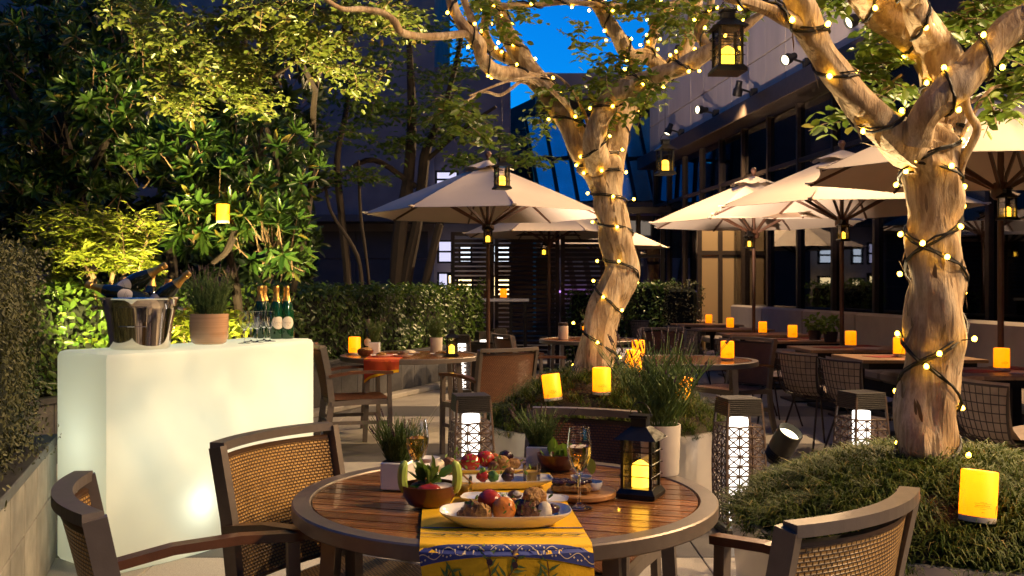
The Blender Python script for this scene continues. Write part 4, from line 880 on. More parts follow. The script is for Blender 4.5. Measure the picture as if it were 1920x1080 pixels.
# --- lanterns
def make_lantern(name,label,h=.235,w=.092,octo=False):
    t=thing(name,label,'lantern'); bm_=M_['blackmetal']; hw=w/2
    b=MB(); b.box((0,0,.006),(w*1.3,w*1.3,.012)); b.box((0,0,.019),(w*1.28,w*1.28,.014),taper=.84); b.build('base',bm_,t)
    for sx in (-1,1):
        for sy in (-1,1): b=MB(); b.box((sx*(hw-.003),sy*(hw-.003),.026+.0725),(.009,.009,.145)); b.build('post',bm_,t)
    for s in range(4):
        a=s*math.pi/2; M=Matrix.Rotation(a,3,'Z'); b=MB()
        for z in (.062,.098,.134): b.tube([M@V(-hw-.009,-hw-.001,z),M@V(hw+.009,-hw-.001,z)],.0017,5)
        b.build('crossbar',bm_,t)
        b=MB(); b.box(tuple(M@V(0,-hw+.002,.098)),(w-.014,.0015,.142),a); b.build('glass_pane',M_['glass_clear'],t)
    b=MB(); R0=hw*1.42; zr=.171
    b.add([(-R0,-R0,zr),(R0,-R0,zr),(R0,R0,zr),(-R0,R0,zr),(-hw*.52,-hw*.52,zr+.036),(hw*.52,-hw*.52,zr+.036),(hw*.52,hw*.52,zr+.036),(-hw*.52,hw*.52,zr+.036)],[(0,1,5,4),(1,2,6,5),(2,3,7,6),(3,0,4,7),(3,2,1,0),(4,5,6,7)]); b.build('roof',bm_,t)
    b=MB(); b.box((0,0,zr+.036+.012),(w*.5,w*.5,.026)); b.box((0,0,zr+.066),(w*.62,w*.62,.007)); b.build('chimney',bm_,t)
    b=MB(); b.tube([V(w*.36*math.cos(q),0,zr+.06+w*.5*math.sin(q)) for q in [math.pi*k/14 for k in range(15)]],.0016,5); b.build('handle',bm_,t)
    b=MB(); b.lathe([(.0,.022),(.026,.022),(.026,.086),(.024,.093),(.016,.098),(.008,.104),(0,.106)],18); b.build('candle',M_['flame_candle'],t,True)
    return t
ln_=Maker(make_lantern('lantern','x')); G='black candle lanterns'
def tz(x,y,h=.7315): # distance of a pixel that lies on a surface of height h
    return (EYE-h)*F/(y-540)
ln_.put((XD(1201,2.93),2.93,.7315),R(-24),'black metal lantern with a glowing candle standing on the near round table',G)
ln_.put((XD(847,8.9),8.9,.7315),R(8),'small black lantern on the second round table with the red cloth',G)
hang=[]
def hang_lantern(x,y,d,rz,l,top):
    # y = pixel of the lantern's foot
    p=W(x,y,d); o=ln_.put(p,rz,l,G)
    b=MB(); b.tube([(0,0,.275),(0,0,top-p.z)],.0018,5); b.build('hanging_wire',M_['blackmetal'],o); return o
hang_lantern(1364,138,3.75,R(5),'black lantern hanging at top centre right, beside the stone facade',W(1364,2,3.75).z)
hang_lantern(1247,328,6.7,R(10),'bronze lantern hanging by the facade floodlights, right of the central tree',W(1247,132,6.7).z)
hang_lantern(941,355,7.4,R(20),'lantern hanging in front of the canopy of the left cream parasol',W(941,140,7.4).z)
for (x,y,a,l),(dx,dy,ld) in zip(UM[:2]+UM[3:],[(0,-.1,'lantern hanging on the pole of the left cream parasol'),(-.09,-.08,'lantern on the parasol pole seen just left of the central trunk'),(-.09,-.1,'lantern under the far right hand parasol above the bench end'),(-.02,-.1,'lantern under the middle parasol on the right'),(0,-.1,'lantern under the large parasol at the right edge')]):
    d=y+dy; py={11.9:458,16.4:480,13.6:466,11.04:452,7.55:413}[y]; o=ln_.put((x+dx,d,EYE+(540-py)/F*d),R(10),ld,G)
    b=MB(); b.tube([(0,0,.275),(-dx*.2,.04,.42)],.0022,5); b.build('hanging_wire',M_['blackmetal'],o)
# --- led candles
def text_on_cyl(mb,s,size,rad,z,a0,m=1,bold=False):
    cu=bpy.data.curves.new('lettering','FONT'); cu.body=s; cu.size=size; cu.align_x='CENTER'; cu.resolution_u=2
    ob=bpy.data.objects.new('lettering',cu); sc.collection.objects.link(ob); bpy.context.view_layer.update()
    me=ob.evaluated_get(bpy.context.evaluated_depsgraph_get()).to_mesh()
    vs_=[(rad*math.sin(a0+v.co.x/rad),-rad*math.cos(a0+v.co.x/rad),z+v.co.y) for v in me.vertices]; fs=[tuple(p.vertices) for p in me.polygons]
    ob.evaluated_get(bpy.context.evaluated_depsgraph_get()).to_mesh_clear(); bpy.data.objects.remove(ob); bpy.data.curves.remove(cu); mb.add(vs_,fs,m)
def rule_on_cyl(mb,x0,x1,z,rad,th=.0006,m=1):
    n=10; a=[x0+(x1-x0)*i/n for i in range(n+1)]
    for i in range(n): mb.add([(rad*math.sin(q/rad),-rad*math.cos(q/rad),zz) for q,zz in ((a[i],z),(a[i+1],z),(a[i+1],z+th),(a[i],z+th))],[(0,1,2,3)],m)
def make_candle(name,label):
    t=thing(name,label,'candle')
    b=MB(); b.lathe([(.0545,0),(.0555,.003),(.0555,.018)],28); b.build('base',M_['base_white'],t,True)
    b=MB(); b.lathe([(.0558,.018),(.056,.02),(.0555,.157),(.053,.161)],32,caps=False); b.build('wax_body',M_['candle'],t,True)
    b=MB(); b.lathe([(.053,.161),(.048,.162),(.042,.158),(.040,.135),(.036,.128),(0,.126)],32,caps=False); b.build('wax_rim',M_['candle_rim'],t,True)
    b=MB(); text_on_cyl(b,'Laurent-Perrier',.0072,.0566,.052,0,0); text_on_cyl(b,'CHAMPAGNE',.0034,.0566,.062,0,0); text_on_cyl(b,'Brut',.0042,.0566,.032,0,0)
    rule_on_cyl(b,-.026,.026,.0595,.0566,m=0); rule_on_cyl(b,-.026,.026,.0485,.0566,m=0); rule_on_cyl(b,-.01,.01,.043,.0566,m=0); b.build('printed_lettering',M_['ink'],t)
    return t
cn_=Maker(make_candle('led_candle','x')); G='glowing yellow wax candles'
def cput(p,l,rz=0,tilt=None):
    o=cn_.put(p,rz,l,G,rot=tilt)
    if p[1]<9.3: lamp('candle_led','POINT',(0,0,.085),.015,(1,.66,.12),rad=.012,parent=o)
    return o
cput((XD(1832,3.13),3.13,hz2(XD(1832,3.13),3.13)+.012),'large glowing yellow candle tilted in the grass of the near right planter',tilt=(R(-7),R(5),R(-10)))
for x,d,l,tt in ((1038,6.0,'glowing candle leaning left in the grass of the central planter',(R(-4),R(-7),0)),(1128,5.95,'glowing candle upright in the grass in front of the central trunk',(0,0,0)),(1187,6.6,'glowing candle behind the lavender, right of the central trunk',(0,R(2),0)),(1273,6.05,'glowing candle leaning right behind the lavender in the central planter',(R(-4),R(12),0))):
    X=XD(x,d); cput((X,d,hz1(X,d)+.012),l,tilt=tt)
for x,d,l in ((1197,8.6,'glowing candle on the round table at the left, right of the trunk'),(1364,8.45,'glowing candle in front of the orange wicker armchair on the round table')): cput((XD(x,d),d,.7315),l)
for (y,x),px_,l in zip(rows,(1878,1687,1595,1486,1430,1369,1329,1280),('glowing candle on the bench row table at the right picture edge','glowing candle just left of the right tree trunk','glowing candle right of the umbrella pole beside the basil','glowing candle left of the potted basil on the bench row','glowing candle just right of the slim umbrella pole','glowing candle left of the slim umbrella pole, third from the far end','glowing candle second from the far end of the bench row','farthest glowing candle of the bench row')):
    cput((XD(px_,y),y,.7315 if y>12.5 else .7415),l)
cput((XD(665,9.15),9.15,.7315),'glowing candle on the red cloth table, just right of the bar end')
cput((XD(944,16.4),16.4,1.176),'glowing candle on the white counter table')
cput((XD(860,16.3),16.3,1.176),'glowing candle at the left end of the counter above the hedge')
cput((XD(1101,11.7),11.7,.7315),'glowing candle pot beside the left side of the central trunk')
cput(W(418,418,8.45),'glowing candle resting in the branches of the rosette leaved tree')
tj=thing('ceramic_jar','unlit cream cylinder jar on the table behind the central trunk','jar',(XD(1056,11.8),11.8,.7315))
b=MB(); b.lathe([(.058,0),(.06,.005),(.06,.16),(.055,.165),(0,.165)],20); b.build('body',M_['cream_pot'],tj,True)
b=MB(); b.lathe([(.058,.166),(.058,.2),(.03,.205),(0,.205)],20); b.build('lid',M_['slat'],tj,True)
# --- rattan floor lamps
def make_rattan(name,label,h=.74):
    t=thing(name,label,'floor lamp'); r_=M_['rattan']
    def hw(z): s=z/h; return .080+.030*math.sin(math.pi*min(1,(s*.72+.16)))
    nz=10; zs=[.06+(h-.15-.06)*k/nz for k in range(nz+1)]
    for sx,sy in ((1,1),(1,-1),(-1,1),(-1,-1)):
        b=MB(); b.tube([(sx*hw(z),sy*hw(z),z) for z in [.0]+zs+[h-.02]],.0085,6); b.build('corner_post',r_,t)
    rr=random.Random(4)
    for s in range(4):
        M=Matrix.Rotation(s*math.pi/2,3,'Z'); b=MB(); nx=3
        def q(i,k): z=zs[k]; j=.004; return M@V(-hw(z)+2*hw(z)*i/nx+rr.uniform(-j,j),-hw(z)-rr.uniform(0,.004),z+rr.uniform(-j,j))
        G_=[[q(i,k) for k in range(nz+1)] for i in range(nx+1)]
        for k in range(nz+1): b.tube([G_[i][k] for i in range(nx+1)],.005,4)
        for i in range(nx+1): b.tube(G_[i],.005,4)
        for k in range(nz):
            for i in range(nx):
                b.tube([G_[i][k],G_[i+1][k+1]],.0042,4,cap=False); b.tube([G_[i+1][k]+V(0,0,.001),G_[i][k+1]],.0042,4,cap=False)
        b.build('woven_side',r_,t)
    b=MB()
    for k in range(9):
        z=h-.085+k*.0105; w_=2*hw(z)+.014; b.bbox((0,0,z),(w_,w_,.0098),.003)
    b.build('woven_cap',M_['rattan_dark'],t)
    b=MB(); b.bbox((0,0,.022),(.24,.24,.044),.01); b.build('base',M_['rattan_dark'],t)
    b=MB(); b.lathe([(.05,.06),(.052,.07),(.052,h-.12),(.05,h-.11)],16); b.build('light_tube',M_['tube_light'],t,True)
    return t
rl=Maker(make_rattan('rattan_floor_lamp','x')); G='woven rattan floor lamps'
for x,d,a,l in ((883,5.6,12,'woven rattan floor lamp with white tube, behind the left side of the near table'),(1385,5.45,8,'woven rattan floor lamp right of the near table, beside the black floodlight'),(1615,5.75,14,'woven rattan floor lamp behind the near grass mound, left of the right trunk'),(936,14.6,10,'small far rattan floor lamp right of the left parasol pole'),(866,12.7,6,'rattan floor lamp standing behind the red cloth table'),(907,13.6,20,'rattan floor lamp mostly hidden by the parasol pole and dark pot'),(1170,9.9,0,'rattan floor lamp behind the central trunk, mostly hidden by a table')):
    rl.put((XD(x,d),d,0),R(a),l,G)
# --- illuminated bar
bar_pts=[(-1.885,4.56),(-1.60,4.92),(-1.42,5.28),(-1.29,5.63),(-1.205,5.95)]
def bar_front(u):
    s=u*4; k=min(int(s),3); f=s-k; P=[np.array(p) for p in bar_pts]; P=[2*P[0]-P[1]]+P+[2*P[-1]-P[-2]]; a,b_,c,d=P[k],P[k+1],P[k+2],P[k+3]
    return .5*((2*b_)+(c-a)*f+(2*a-5*b_+4*c-d)*f*f+(3*b_-a-3*c+d)*f**3)
def bar_xy(u,w):
    p=bar_front(u); e=.01; t=bar_front(min(1,u+e))-bar_front(max(0,u-e)); t=t/np.linalg.norm(t); n=np.array([-t[1],t[0]]); return p+n*w
BT=.46; BH=1.045; bc=V(-1.7,5.35,0)
bar=thing('glowing_bar','glowing white curved bar counter lit from within','bar',bc)
def BP(u,w,z): p=bar_xy(u,w); return V(p[0],p[1],z)-bc
nu=16; ring=[(i/nu,0) for i in range(nu+1)]+[(1-i/nu,BT) for i in range(nu+1)]
def ringpts(z,ins):
    out=[]
    for u,w_ in ring:
        uu=min(1-ins*.55,max(ins*.55,u)); ww=ins if w_==0 else w_-ins; out.append(BP(uu,ww,z))
    return out
b=MB(); N=len(ring); lv=[(.0,.03),(.012,.01),(.03,0),(BH-.03,0),(BH-.008,.008),(BH,.028)]
for z,i_ in lv: b.v+= [tuple(p) for p in ringpts(z,i_)]
for k in range(len(lv)-1):
    for i in range(N): j=(i+1)%N; b.f.append([k*N+i,k*N+j,(k+1)*N+j,(k+1)*N+i]); b.mi.append(0); b.uv.append(None)
k0=(len(lv)-1)*N
for i in range(nu): b.f.append([k0+i,k0+i+1,k0+N-2-i,k0+N-1-i]); b.mi.append(0); b.uv.append(None); b.f.append([i+1,i,N-1-i,N-2-i]); b.mi.append(0); b.uv.append(None)
b.build('shell',M_['bar_shell'],bar,True)
for u,w_,z,e,rd in ((.285,.085,.27,.46,.045),(.22,.31,.66,.60,.1),(.4,.31,.6,.45,.1),(.58,.31,.66,.55,.1),(.78,.31,.6,.62,.1),(.09,.25,.6,.46,.1),(.93,.27,.7,.50,.1)):
    lamp('bar_lamp','POINT',BP(u,w_,z),e,(.93,1,.88),rad=rd,parent=bar)
# --- floodlights
def floodlight(label,loc,target,power,size,col,group='garden floodlights',r=.062,stem=True,lens=True):
    t=thing('floodlight',label,'floodlight',loc,0,group); q=(V(*target)-V(*loc)).to_track_quat('Z','Y').to_matrix(); h=V(0,0,.24)
    b=MB(); b.lathe([(0,-.12),(r*.62,-.12),(r*.8,-.10),(r*.85,-.05),(r,-.03),(r,.075),(r*.93,.078),(r*.9,.05),(r*.86,.045)],24,h,q,caps=False)
    for k in range(4): b.lathe([(r*.84,-.09+k*.013),(r*.98,-.088+k*.013),(r*.84,-.083+k*.013)],20,h,q,caps=False)
    b.build('housing',M_['lampblack'],t,True)
    b=MB(); b.lathe([(0,.046),(r*.86,.046)],24,h,q); b.build('lens',M_['lens'],t)
    b=MB(); b.box((0,0,.09),(.03,.03,.18)); b.tube([(0,0,.16),(0,0,.2),tuple(h-V(0,0,.03))],.016,8); b.build('stem',M_['lampblack'],t)
    b=MB(); b.tube([(0,.02,.15),(-.05,.02,.14),(-.085,.0,.09),(-.07,0,.04),(-.02,0,.012),(.03,-.05,.008)],.005,6); b.build('cable',M_['cable'],t)
    b=MB(); b.lathe([(.07,0),(.07,.008),(.02,.014)],16); b.build('foot',M_['lampblack'],t)
    dr=(q@V(0,0,1)); lamp('flood_beam','SPOT',h+dr*.09,power,col,h+dr*2,size,.6,.04,t); return t
WARM=(1,.74,.38)
floodlight('black garden floodlight beside the rattan lamp, its ribbed lens lit',(XD(1470,4.75),4.75,.36),(2.1,3.4,2.6),220,62,WARM)
b=MB(); b.lathe([(.02,0),(.02,.36)],8,(XD(1470,4.75),4.75,0)); fl=b.build('floodlight_post',M_['lampblack'],label='short dark post carrying the black floodlight beside the rattan lamp',cat='post')
floodlight('garden floodlight hidden behind the bar aimed at the feathery shrub',(-2.62,6.75,0),(-3.35,8.2,1.7),420,55,(1,.80,.30))
floodlight('garden floodlight hidden behind the bar aimed at the rosette tree',(-1.80,6.9,0),(-2.5,8.9,2.1),620,65,(1,.76,.32))
floodlight('garden floodlight hidden behind the bar aimed at the overhanging canopy',(-1.62,6.45,0),(-2.2,7.1,3.0),850,85,(1,.74,.30))
floodlight('garden floodlight behind the central planter aimed up its tree',(.35,7.45,0),(.75,6.5,2.6),120,70,WARM)
floodlight('unseen floodlight added behind the hedge to brighten the maples',tuple(wl(4.6,1.3)),(-1.9,15.8,4.2),90,75,(1,.80,.42))  # unseen lamp added to lift the dim maple foliage
floodlight('unseen floodlight added behind the central planter to brighten the stone facade',(.45,8.3,0),(3.9,16.5,6.2),1600,54,(1,.74,.55))  # added fill beam, only there to raise the facade brightness
# spotlights on the facade ledge
def wallspot(label,s,power,target,size=85):
    base_=fp(s,.28,4.74); t=thing('wall_spotlight',label,'spotlight',base_,0,'spotlights on the facade ledge'); q=(V(*target)-base_).to_track_quat('Z','Y').to_matrix(); h=V(-.16,-.02,.16)
    b=MB(); b.lathe([(0,-.13),(.055,-.13),(.06,-.02),(.085,.02),(.085,.13),(.078,.132),(.075,.10)],20,h,q,caps=False); b.build('housing',M_['lampblack'],t,True)
    b=MB(); b.lathe([(0,.10),(.075,.10)],20,h,q); b.build('lens',M_['lens'],t)
    b=MB(); b.tube([(.08,.0,-.02),(.05,0,.1),tuple(h)],.02,6); b.build('bracket',M_['lampblack'],t)
    b=MB(); b.bbox((.12,0,.08),(.12,.12,.16),.008); b.build('control_box',M_['lampblack'],t)
    dr=q@V(0,0,1); lamp('spot_beam','SPOT',h+dr*.14,power,(1,.66,.33),h+dr*3,size,.7,.06,t)
SP=[(22,'facade spotlight nearest the far corner of the stone building'),(19.6,'facade spotlight second from the far corner, lens bright'),(17.5,'facade spotlight third from the far corner, pointing down'),(15.2,'facade spotlight fourth from the far corner'),(13.0,'facade spotlight above the middle parasol'),(10.6,'facade spotlight hidden behind the right tree limbs'),(8.2,'facade spotlight above the large right parasol'),(5.8,'facade spotlight outside the right of the frame'),(3.2,'facade spotlight second nearest the viewer, outside the frame'),(1.25,'facade spotlight nearest the viewer, outside the frame')]
for d,l in SP:
    s=(25.4-d)*1.0065
    tg={17.5:(3.95,19.4,1.0),13.0:(-1.7,11.6,1.2),8.2:(-.4,10.9,2.2),1.25:(.2,2.5,.5),10.6:(2.4,7.4,.5),15.2:(-.5,11.6,2.2),19.6:(-2.2,16.0,4.2)}.get(d,((1.6 if d>6 else -.2),d-1.0,.3))
    wallspot(l,s,{1.25:620,8.2:400,13.0:800,17.5:420,19.6:1100}.get(d,620 if d>8 else 720),tg)
# ------------------------------------------------------------------ things on the bar
def bottle_parts(t,glass,foil='gold',lab=True,s=1.0):
    b=MB(); b.lathe([(0,.004),(.03,0),(.040,.003),(.0435,.012),(.0435,.15),(.042,.17),(.034,.20),(.024,.23),(.0175,.25),(.0155,.27)],24); b.build('glass_body',glass,t,True)
    b=MB(); b.lathe([(.0262,.226),(.0195,.248),(.0163,.268),(.0158,.285),(.0185,.287),(.0188,.297),(.0165,.299),(.0172,.303),(.0172,.314),(.014,.318),(0,.318)],20,caps=False); b.build('neck_foil',M_[foil],t,True)
    if lab:
        def fn(u,v):
            c=-1+2*u; zz=.098+(-1+2*v)*.037*math.sqrt(max(.02,1-c*c)); a=c*.85; return V(.0441*math.sin(a),-.0441*math.cos(a),zz)
        b=MB(); b.grid(fn,12,6); l=b.build('paper_label',M_['label'],t,True)
        b=MB(); text_on_cyl(b,'Laurent-Perrier',.0068,.0444,.098,0,0); rule_on_cyl(b,-.02,.02,.092,.0444,m=0); text_on_cyl(b,'BRUT',.005,.0444,.082,0,0); b.build('printed_lettering',M_['ink'],l)
def make_bottle(name,label,glass,foil='gold'):
    t=thing(name,label,'bottle'); bottle_parts(t,glass,foil); return t
def bar_top(x,w): # point on the bar top seen at pixel column x, w metres behind its front edge
    best=min(range(0,201),key=lambda k:abs(960+F*bar_xy(k/200,w)[0]/bar_xy(k/200,w)[1]-x)); p=bar_xy(best/200,w); return V(p[0],p[1],BH+.0005)
bt=Maker(make_bottle('champagne_bottle','x',M_['bottle'])); G='gold necked bottles standing on the bar'
for x,w_,l,a in ((537,.12,'green bottle with gold neck at the right end of the bar, standing apart',25),(518,.17,'green bottle with gold neck in front of the bottle pair behind the flutes',30),(488,.30,'green bottle with gold neck, taller looking left one behind the flutes',-30),(508,.33,'green bottle with gold neck at the back, between two other bottles',20)): bt.put(bar_top(x,w_),R(a),l,G)
def flute_mesh(t,h=.20,wine=None,wd=1.15):
    k=h/.22; pr=[(r_*k,z_*k) for r_,z_ in [(.033,0),(.034,.002),(.012,.006),(.0045,.014),(.0036,.05),(.0042,.085),(.010,.098),(.021,.118),(.0285,.145),(.030,.165),(.0275,.195),(.0245,.22)]]; _=[(.033*k,0),(.034*k,.002),(.012*k,.006),(.0045*k,.014),(.0036*k,.05),(.0042*k,.085),(.010*k,.098),(.021*k,.118),(.0285*k,.145),(.030*k,.165),(.0275*k,.195),(.0245*k,.22)]
    pr=[(r*(wd if z>.09*k or z<.003 else 1),z) for r,z in pr]; inn=[(r-.0012,z+.0003) for r,z in pr[:5:-1]]
    b=MB(); b.lathe([(0,.0)]+pr+inn+[(0,.103*k)],24,caps=False); b.build('glass',M_['glass'],t,True)
    if wine:
        b=MB(); w_=[(0,.1035*k)]+[(r-.0016,z+.001) for r,z in pr[6:9]]+[(.0284*k*wd,.160*k),(.0285*k*wd,.168*k),(0,.168*k)]; b.lathe(w_,24,caps=False); b.build('wine',M_['wine'],t,True)
fm=thing('champagne_flute','x','glass'); flute_mesh(fm,.172,None,1.35); fm=Maker(fm); G='empty flutes on the bar'
for x,w_,l in ((458,.10,'empty champagne flute leftmost on the bar'),(470,.17,'empty champagne flute second from the left on the bar'),(482,.09,'empty champagne flute in the middle of the group on the bar'),(495,.16,'empty champagne flute behind the rightmost flute on the bar'),(506,.08,'empty champagne flute rightmost on the bar, before the bottles')): fm.put(bar_top(x,w_),0,l,G)
# bucket
bp=bar_top(263,.235); bk=thing('champagne_bucket','polished steel champagne bucket full of bottles on the bar','bucket',bp)
b=MB(); pr=[(.0,.0),(.135,.0),(.143,.006),(.148,.05),(.158,.13),(.172,.2),(.186,.245),(.192,.25),(.196,.253),(.194,.258),(.186,.256),(.178,.24),(.165,.19),(.15,.12),(.14,.03),(0,.02)]; b.lathe(pr,56,caps=False); b.build('body',M_['steel'],bk,True)
def plate(u,v):
    a=(-.42+.84*u)+.12; z=.115+.095*v; r=.152+.22*(z-.09)+.0045; r={0:r}.get(0); r=np.interp(z,[.05,.13,.2,.245],[.148,.158,.172,.186])+.003; return V(r*math.sin(a),-r*math.cos(a),z)
b=MB(); b.grid(plate,14,5); pb=b.build('engraved_plate',M_['steel'],bk,True)
b=MB()
for e in ([plate(i/14,0) for i in range(15)],[plate(i/14,1) for i in range(15)],[plate(0,i/5) for i in range(6)],[plate(1,i/5) for i in range(6)]): b.tube(e,.0022,5)
b.build('plate_border',M_['steel'],pb,True)
for sx in (-1,1):
    b=MB(); b.box((sx*.195,-.02,.205),(.03,.03,.018)); b.tube([(sx*.205,-.045,.205),(sx*.226,-.04,.20),(sx*.226,.0,.20),(sx*.205,.005,.205)],.007,8); b.build('handle',M_['steel'],bk,True)
bd=Maker(make_bottle('champagne_bottle','x',M_['darkbottle'])); G='bottles chilling in the steel bucket'
def lean(off,ax,ln_deg,spin,l):
    # ax: compass direction of lean in degrees (0 = +X right), ln_deg from vertical
    d=V(math.cos(R(ax))*math.sin(R(ln_deg)),math.sin(R(ax))*math.sin(R(ln_deg)),math.cos(R(ln_deg))); q0=d.to_track_quat('Z','Y'); spin=max([R(k*10) for k in range(36)],key=lambda a:(q0@Quaternion((0,0,1),a)@V(0,-1,0)).dot(V(0,-1,.15))); q=q0@Quaternion((0,0,1),spin)
    bd.put(bp+V(*off),0,l,G,rot=q.to_euler())
lean((-.125,-.065,.262),3,60,R(-75),'dark bottle with pale oval label, leaning right at the front of the bucket')
lean((.03,-.05,.17),0,48,R(-60),'dark bottle with gold neck leaning out at the right of the bucket')
lean((.07,-.095,.235),178,74,R(80),'dark bottle lying almost flat, neck over the left bucket rim')
lean((-.07,.07,.05),150,12,0,'blue lit bottle neck upright at the back left of the bucket')
lean((-.005,.09,.09),60,8,0,'purple lit bottle neck upright at the back centre of the bucket')
lean((.085,.07,.035),10,6,0,'blue lit bottle neck upright at the back right of the bucket')
# --- potted lavenders
def lavender(mbL,c,rad,h,n,spread,flowers=.5,seed=0,leafn=9):
    rr=np.random.default_rng(seed); P=[];D=[];N=[];L=[];fl=[]
    for i in range(n):
        a=rr.random()*6.283; r0=rad*math.sqrt(rr.random())*.8; lean_=spread*(.3+.9*rr.random())*(r0/rad+.3); hh=h*(.55+.5*rr.random())
        p0=np.array([c[0]+r0*math.cos(a),c[1]+r0*math.sin(a),c[2]]); a2=a+rr.normal()*.5
        e=p0+np.array([math.cos(a2)*lean_*hh,math.sin(a2)*lean_*hh,hh]); mid=p0*.5+e*.5+np.array([0,0,hh*.06])
        mbL.tube([p0,mid,e],[.0013,.0011,.0009],3,cap=False)
        tt=np.linspace(.08,.72,leafn); pts=(p0[None]*(1-tt)[:,None]**2+2*mid*(tt*(1-tt))[:,None]+e*(tt**2)[:,None])
        q=rr.random(leafn)*6.283; up=np.array([0,0,.9]); dd=np.stack([np.cos(q),np.sin(q),0*q],1)*.75+up
        P.append(pts);D.append(dd);N.append(rr.normal(size=(leafn,3)));L.append(h*.17*(.6+.7*rr.random(leafn)))
        if rr.random()<flowers: fl.append((mid,e))
    return np.concatenate(P),np.concatenate(D),np.concatenate(N),np.concatenate(L),fl
def potted_lavender(label,loc,kind,w,h,matn,ph,n,spread,seed,flowers=.5,lw=.10,rz=0):
    t=thing('potted_lavender',label,'plant',loc,rz)
    b=MB()
    if kind=='sq':
        hw=w/2; b.bbox((0,0,h/2),(w,w,h),.004)
    elif kind=='bowl': b.lathe([(0,0),(hw_:=w*.36,0),(w*.44,h*.06),(w*.49,h*.22),(w*.5,h*.5),(w*.5,h),(w*.475,h),(w*.47,h*.93)],32,caps=False)
    else: b.lathe([(0,0),(w*.44,0),(w*.46,h*.03),(w*.5,h),(w*.47,h),(w*.46,h*.94)],32,caps=False)
    b.build('pot',M_[matn],t,kind!='sq')
    b=MB(); 
    if kind=='sq': b.box((0,0,h+.001),(w-.012,w-.012,.004))
    else: b.lathe([(0,h*.94),(w*.465,h*.94)],24)
    b.build('soil',M_['soil'],t)
    st=MB(); P,D,N,L,fl=lavender(st,(0,0,h*.94),w*.46,ph,n,spread,flowers,seed)
    st.build('stems',M_['leaf_lav'],t); leaf_obj('foliage',P,D,N,L,L*lw,M_['leaf_lav'],t,.05)
    if fl:
        b=MB(); rr=random.Random(seed)
        for mid,e in fl:
            dr=unit((e-mid)[None])[0]; 
            for k in range(4): b.blob(e+dr*(.004+.007*k),(.0034-.0004*k,.0034-.0004*k,.0042),6,.2,rr.random())
        b.build('flower_spikes',M_['lav_flower'],t,kind='stuff')
    return t
def onT(x,y,z=.7315): d=tz(x,y,z); return V(XD(x,d),d,z)
pp=bar_top(393,.23); potted_lavender('lavender in a brown striped round pot on the glowing bar',pp,'bowl',.205,.165,'stripe_pot',.24,150,.32,11,.55)
potted_lavender('grassy lavender in a small white cube pot at the left of the near table',onT(747,915),'sq',.088,.085,'white_ceramic',.135,170,.55,12,.05,.10,R(-12))
potted_lavender('lavender in a small white cube pot at the back edge of the near table',onT(1012,872),'sq',.088,.07,'white_ceramic',.13,110,.6,13,.12,.10,R(-6))
potted_lavender('tall flowering lavender in a white cylinder pot behind the table lantern',onT(1238,888),'cyl',.135,.165,'cream_pot',.30,120,.62,14,.45,.08)
potted_lavender('lavender in a white square pot on the second round table, beside the dark bottle',(XD(702,9.2),9.2,.7315),'sq',.10,.11,'white_ceramic',.22,70,.35,15,.2)
potted_lavender('lavender in a tall cream pot on the second round table, left of its lantern',(XD(818,9.3),9.3,.7315),'cyl',.12,.15,'cream_pot',.24,70,.35,16,.2)
potted_lavender('small dark lavender in a pot beside the central trunk',(XD(1108,12.05),12.05,.7315),'cyl',.12,.1,'cream_pot',.24,50,.4,17,.3)
# basil pots on the bench row
def herb(label,loc,w,h,ph,n,seed):
    t=thing('potted_basil',label,'plant',loc,0,'potted basil plants'); b=MB(); b.lathe([(0,0),(w*.38,0),(w*.5,h),(w*.46,h),(w*.45,h*.92),(0,h*.92)],20,caps=False); b.build('pot',M_['slat'],t,True)
    rr=np.random.default_rng(seed); P,dd=in_ell(n,(0,0,h+ph*.5),(w*.75,w*.75,ph*.55),.2); D=dd*.6+rr.normal(size=(n,3))*.4+np.array([0,0,-.1]); N=np.tile([0,0,1.],(n,1))+rr.normal(size=(n,3))*.4; L=.055*(.6+.7*rr.random(n))
    leaf_obj('foliage',P,D,N,L,L*.7,M_['leaf_herb'],t,.15)
    b=MB()
    for i in range(14): q=i*.45; b.tube([(0,0,h*.9),(w*.3*math.cos(q),w*.3*math.sin(q),h+ph*.5)],.002,4)
    b.build('stems',M_['leaf_herb'],t); return t
herb('bright green basil in a dark pot, left one on the bench row',(XD(1528,11.6),11.6,.7315),.17,.12,.17,170,21)
herb('bright green basil in a dark pot beside the umbrella pole',(XD(1557,11.2),11.2,.7315),.17,.12,.16,150,22)
herb('small green plant in a pot on the counter table behind the parasol pole',(XD(905,16.4),16.4,1.176),.13,.12,.2,60,23)
herb('small bright green plant at the end of the hedge left of the counter candle',(XD(826,16.3),16.3,1.176),.13,.06,.2,70,24)
# --- near table: runner
def make_runner(label,name,yb,ycut,cx,hw,tc,rad,mat,drop,shear=0,parent_loc=None):
    def S(u,v):  # u across (-1..1), v metres along from the back edge
        x=cx+u*hw; y=yb-v; xx=x+shear*(y-(tc[1]-rad)); dx=xx-tc[0]; ye=tc[1]-math.sqrt(max(.01,(rad+.004)**2-dx*dx)); lv=yb-ye; r=.012
        if v<lv-r: return V(xx,y,.7345)
        a=(v-(lv-r))/r
        if a<1.57: return V(xx,ye+r-r*math.sin(a)*1.0,.7345-r*(1-math.cos(a)))
        dz=v-(lv-r)-1.57*r; return V(xx+.010*math.sin(u*5+1)*min(1,dz*6),ye-.016-.03*dz+.008*math.sin(u*7)*min(1,dz*8),.7345-r-dz)
    return S
S1=make_runner('', '',3.27,0,-.012,.208,TC,.63,None,.3,-.075)
rn=thing('table_runner','yellow table runner printed with olive branches hanging over the near table edge','table runner',(0,0,0))
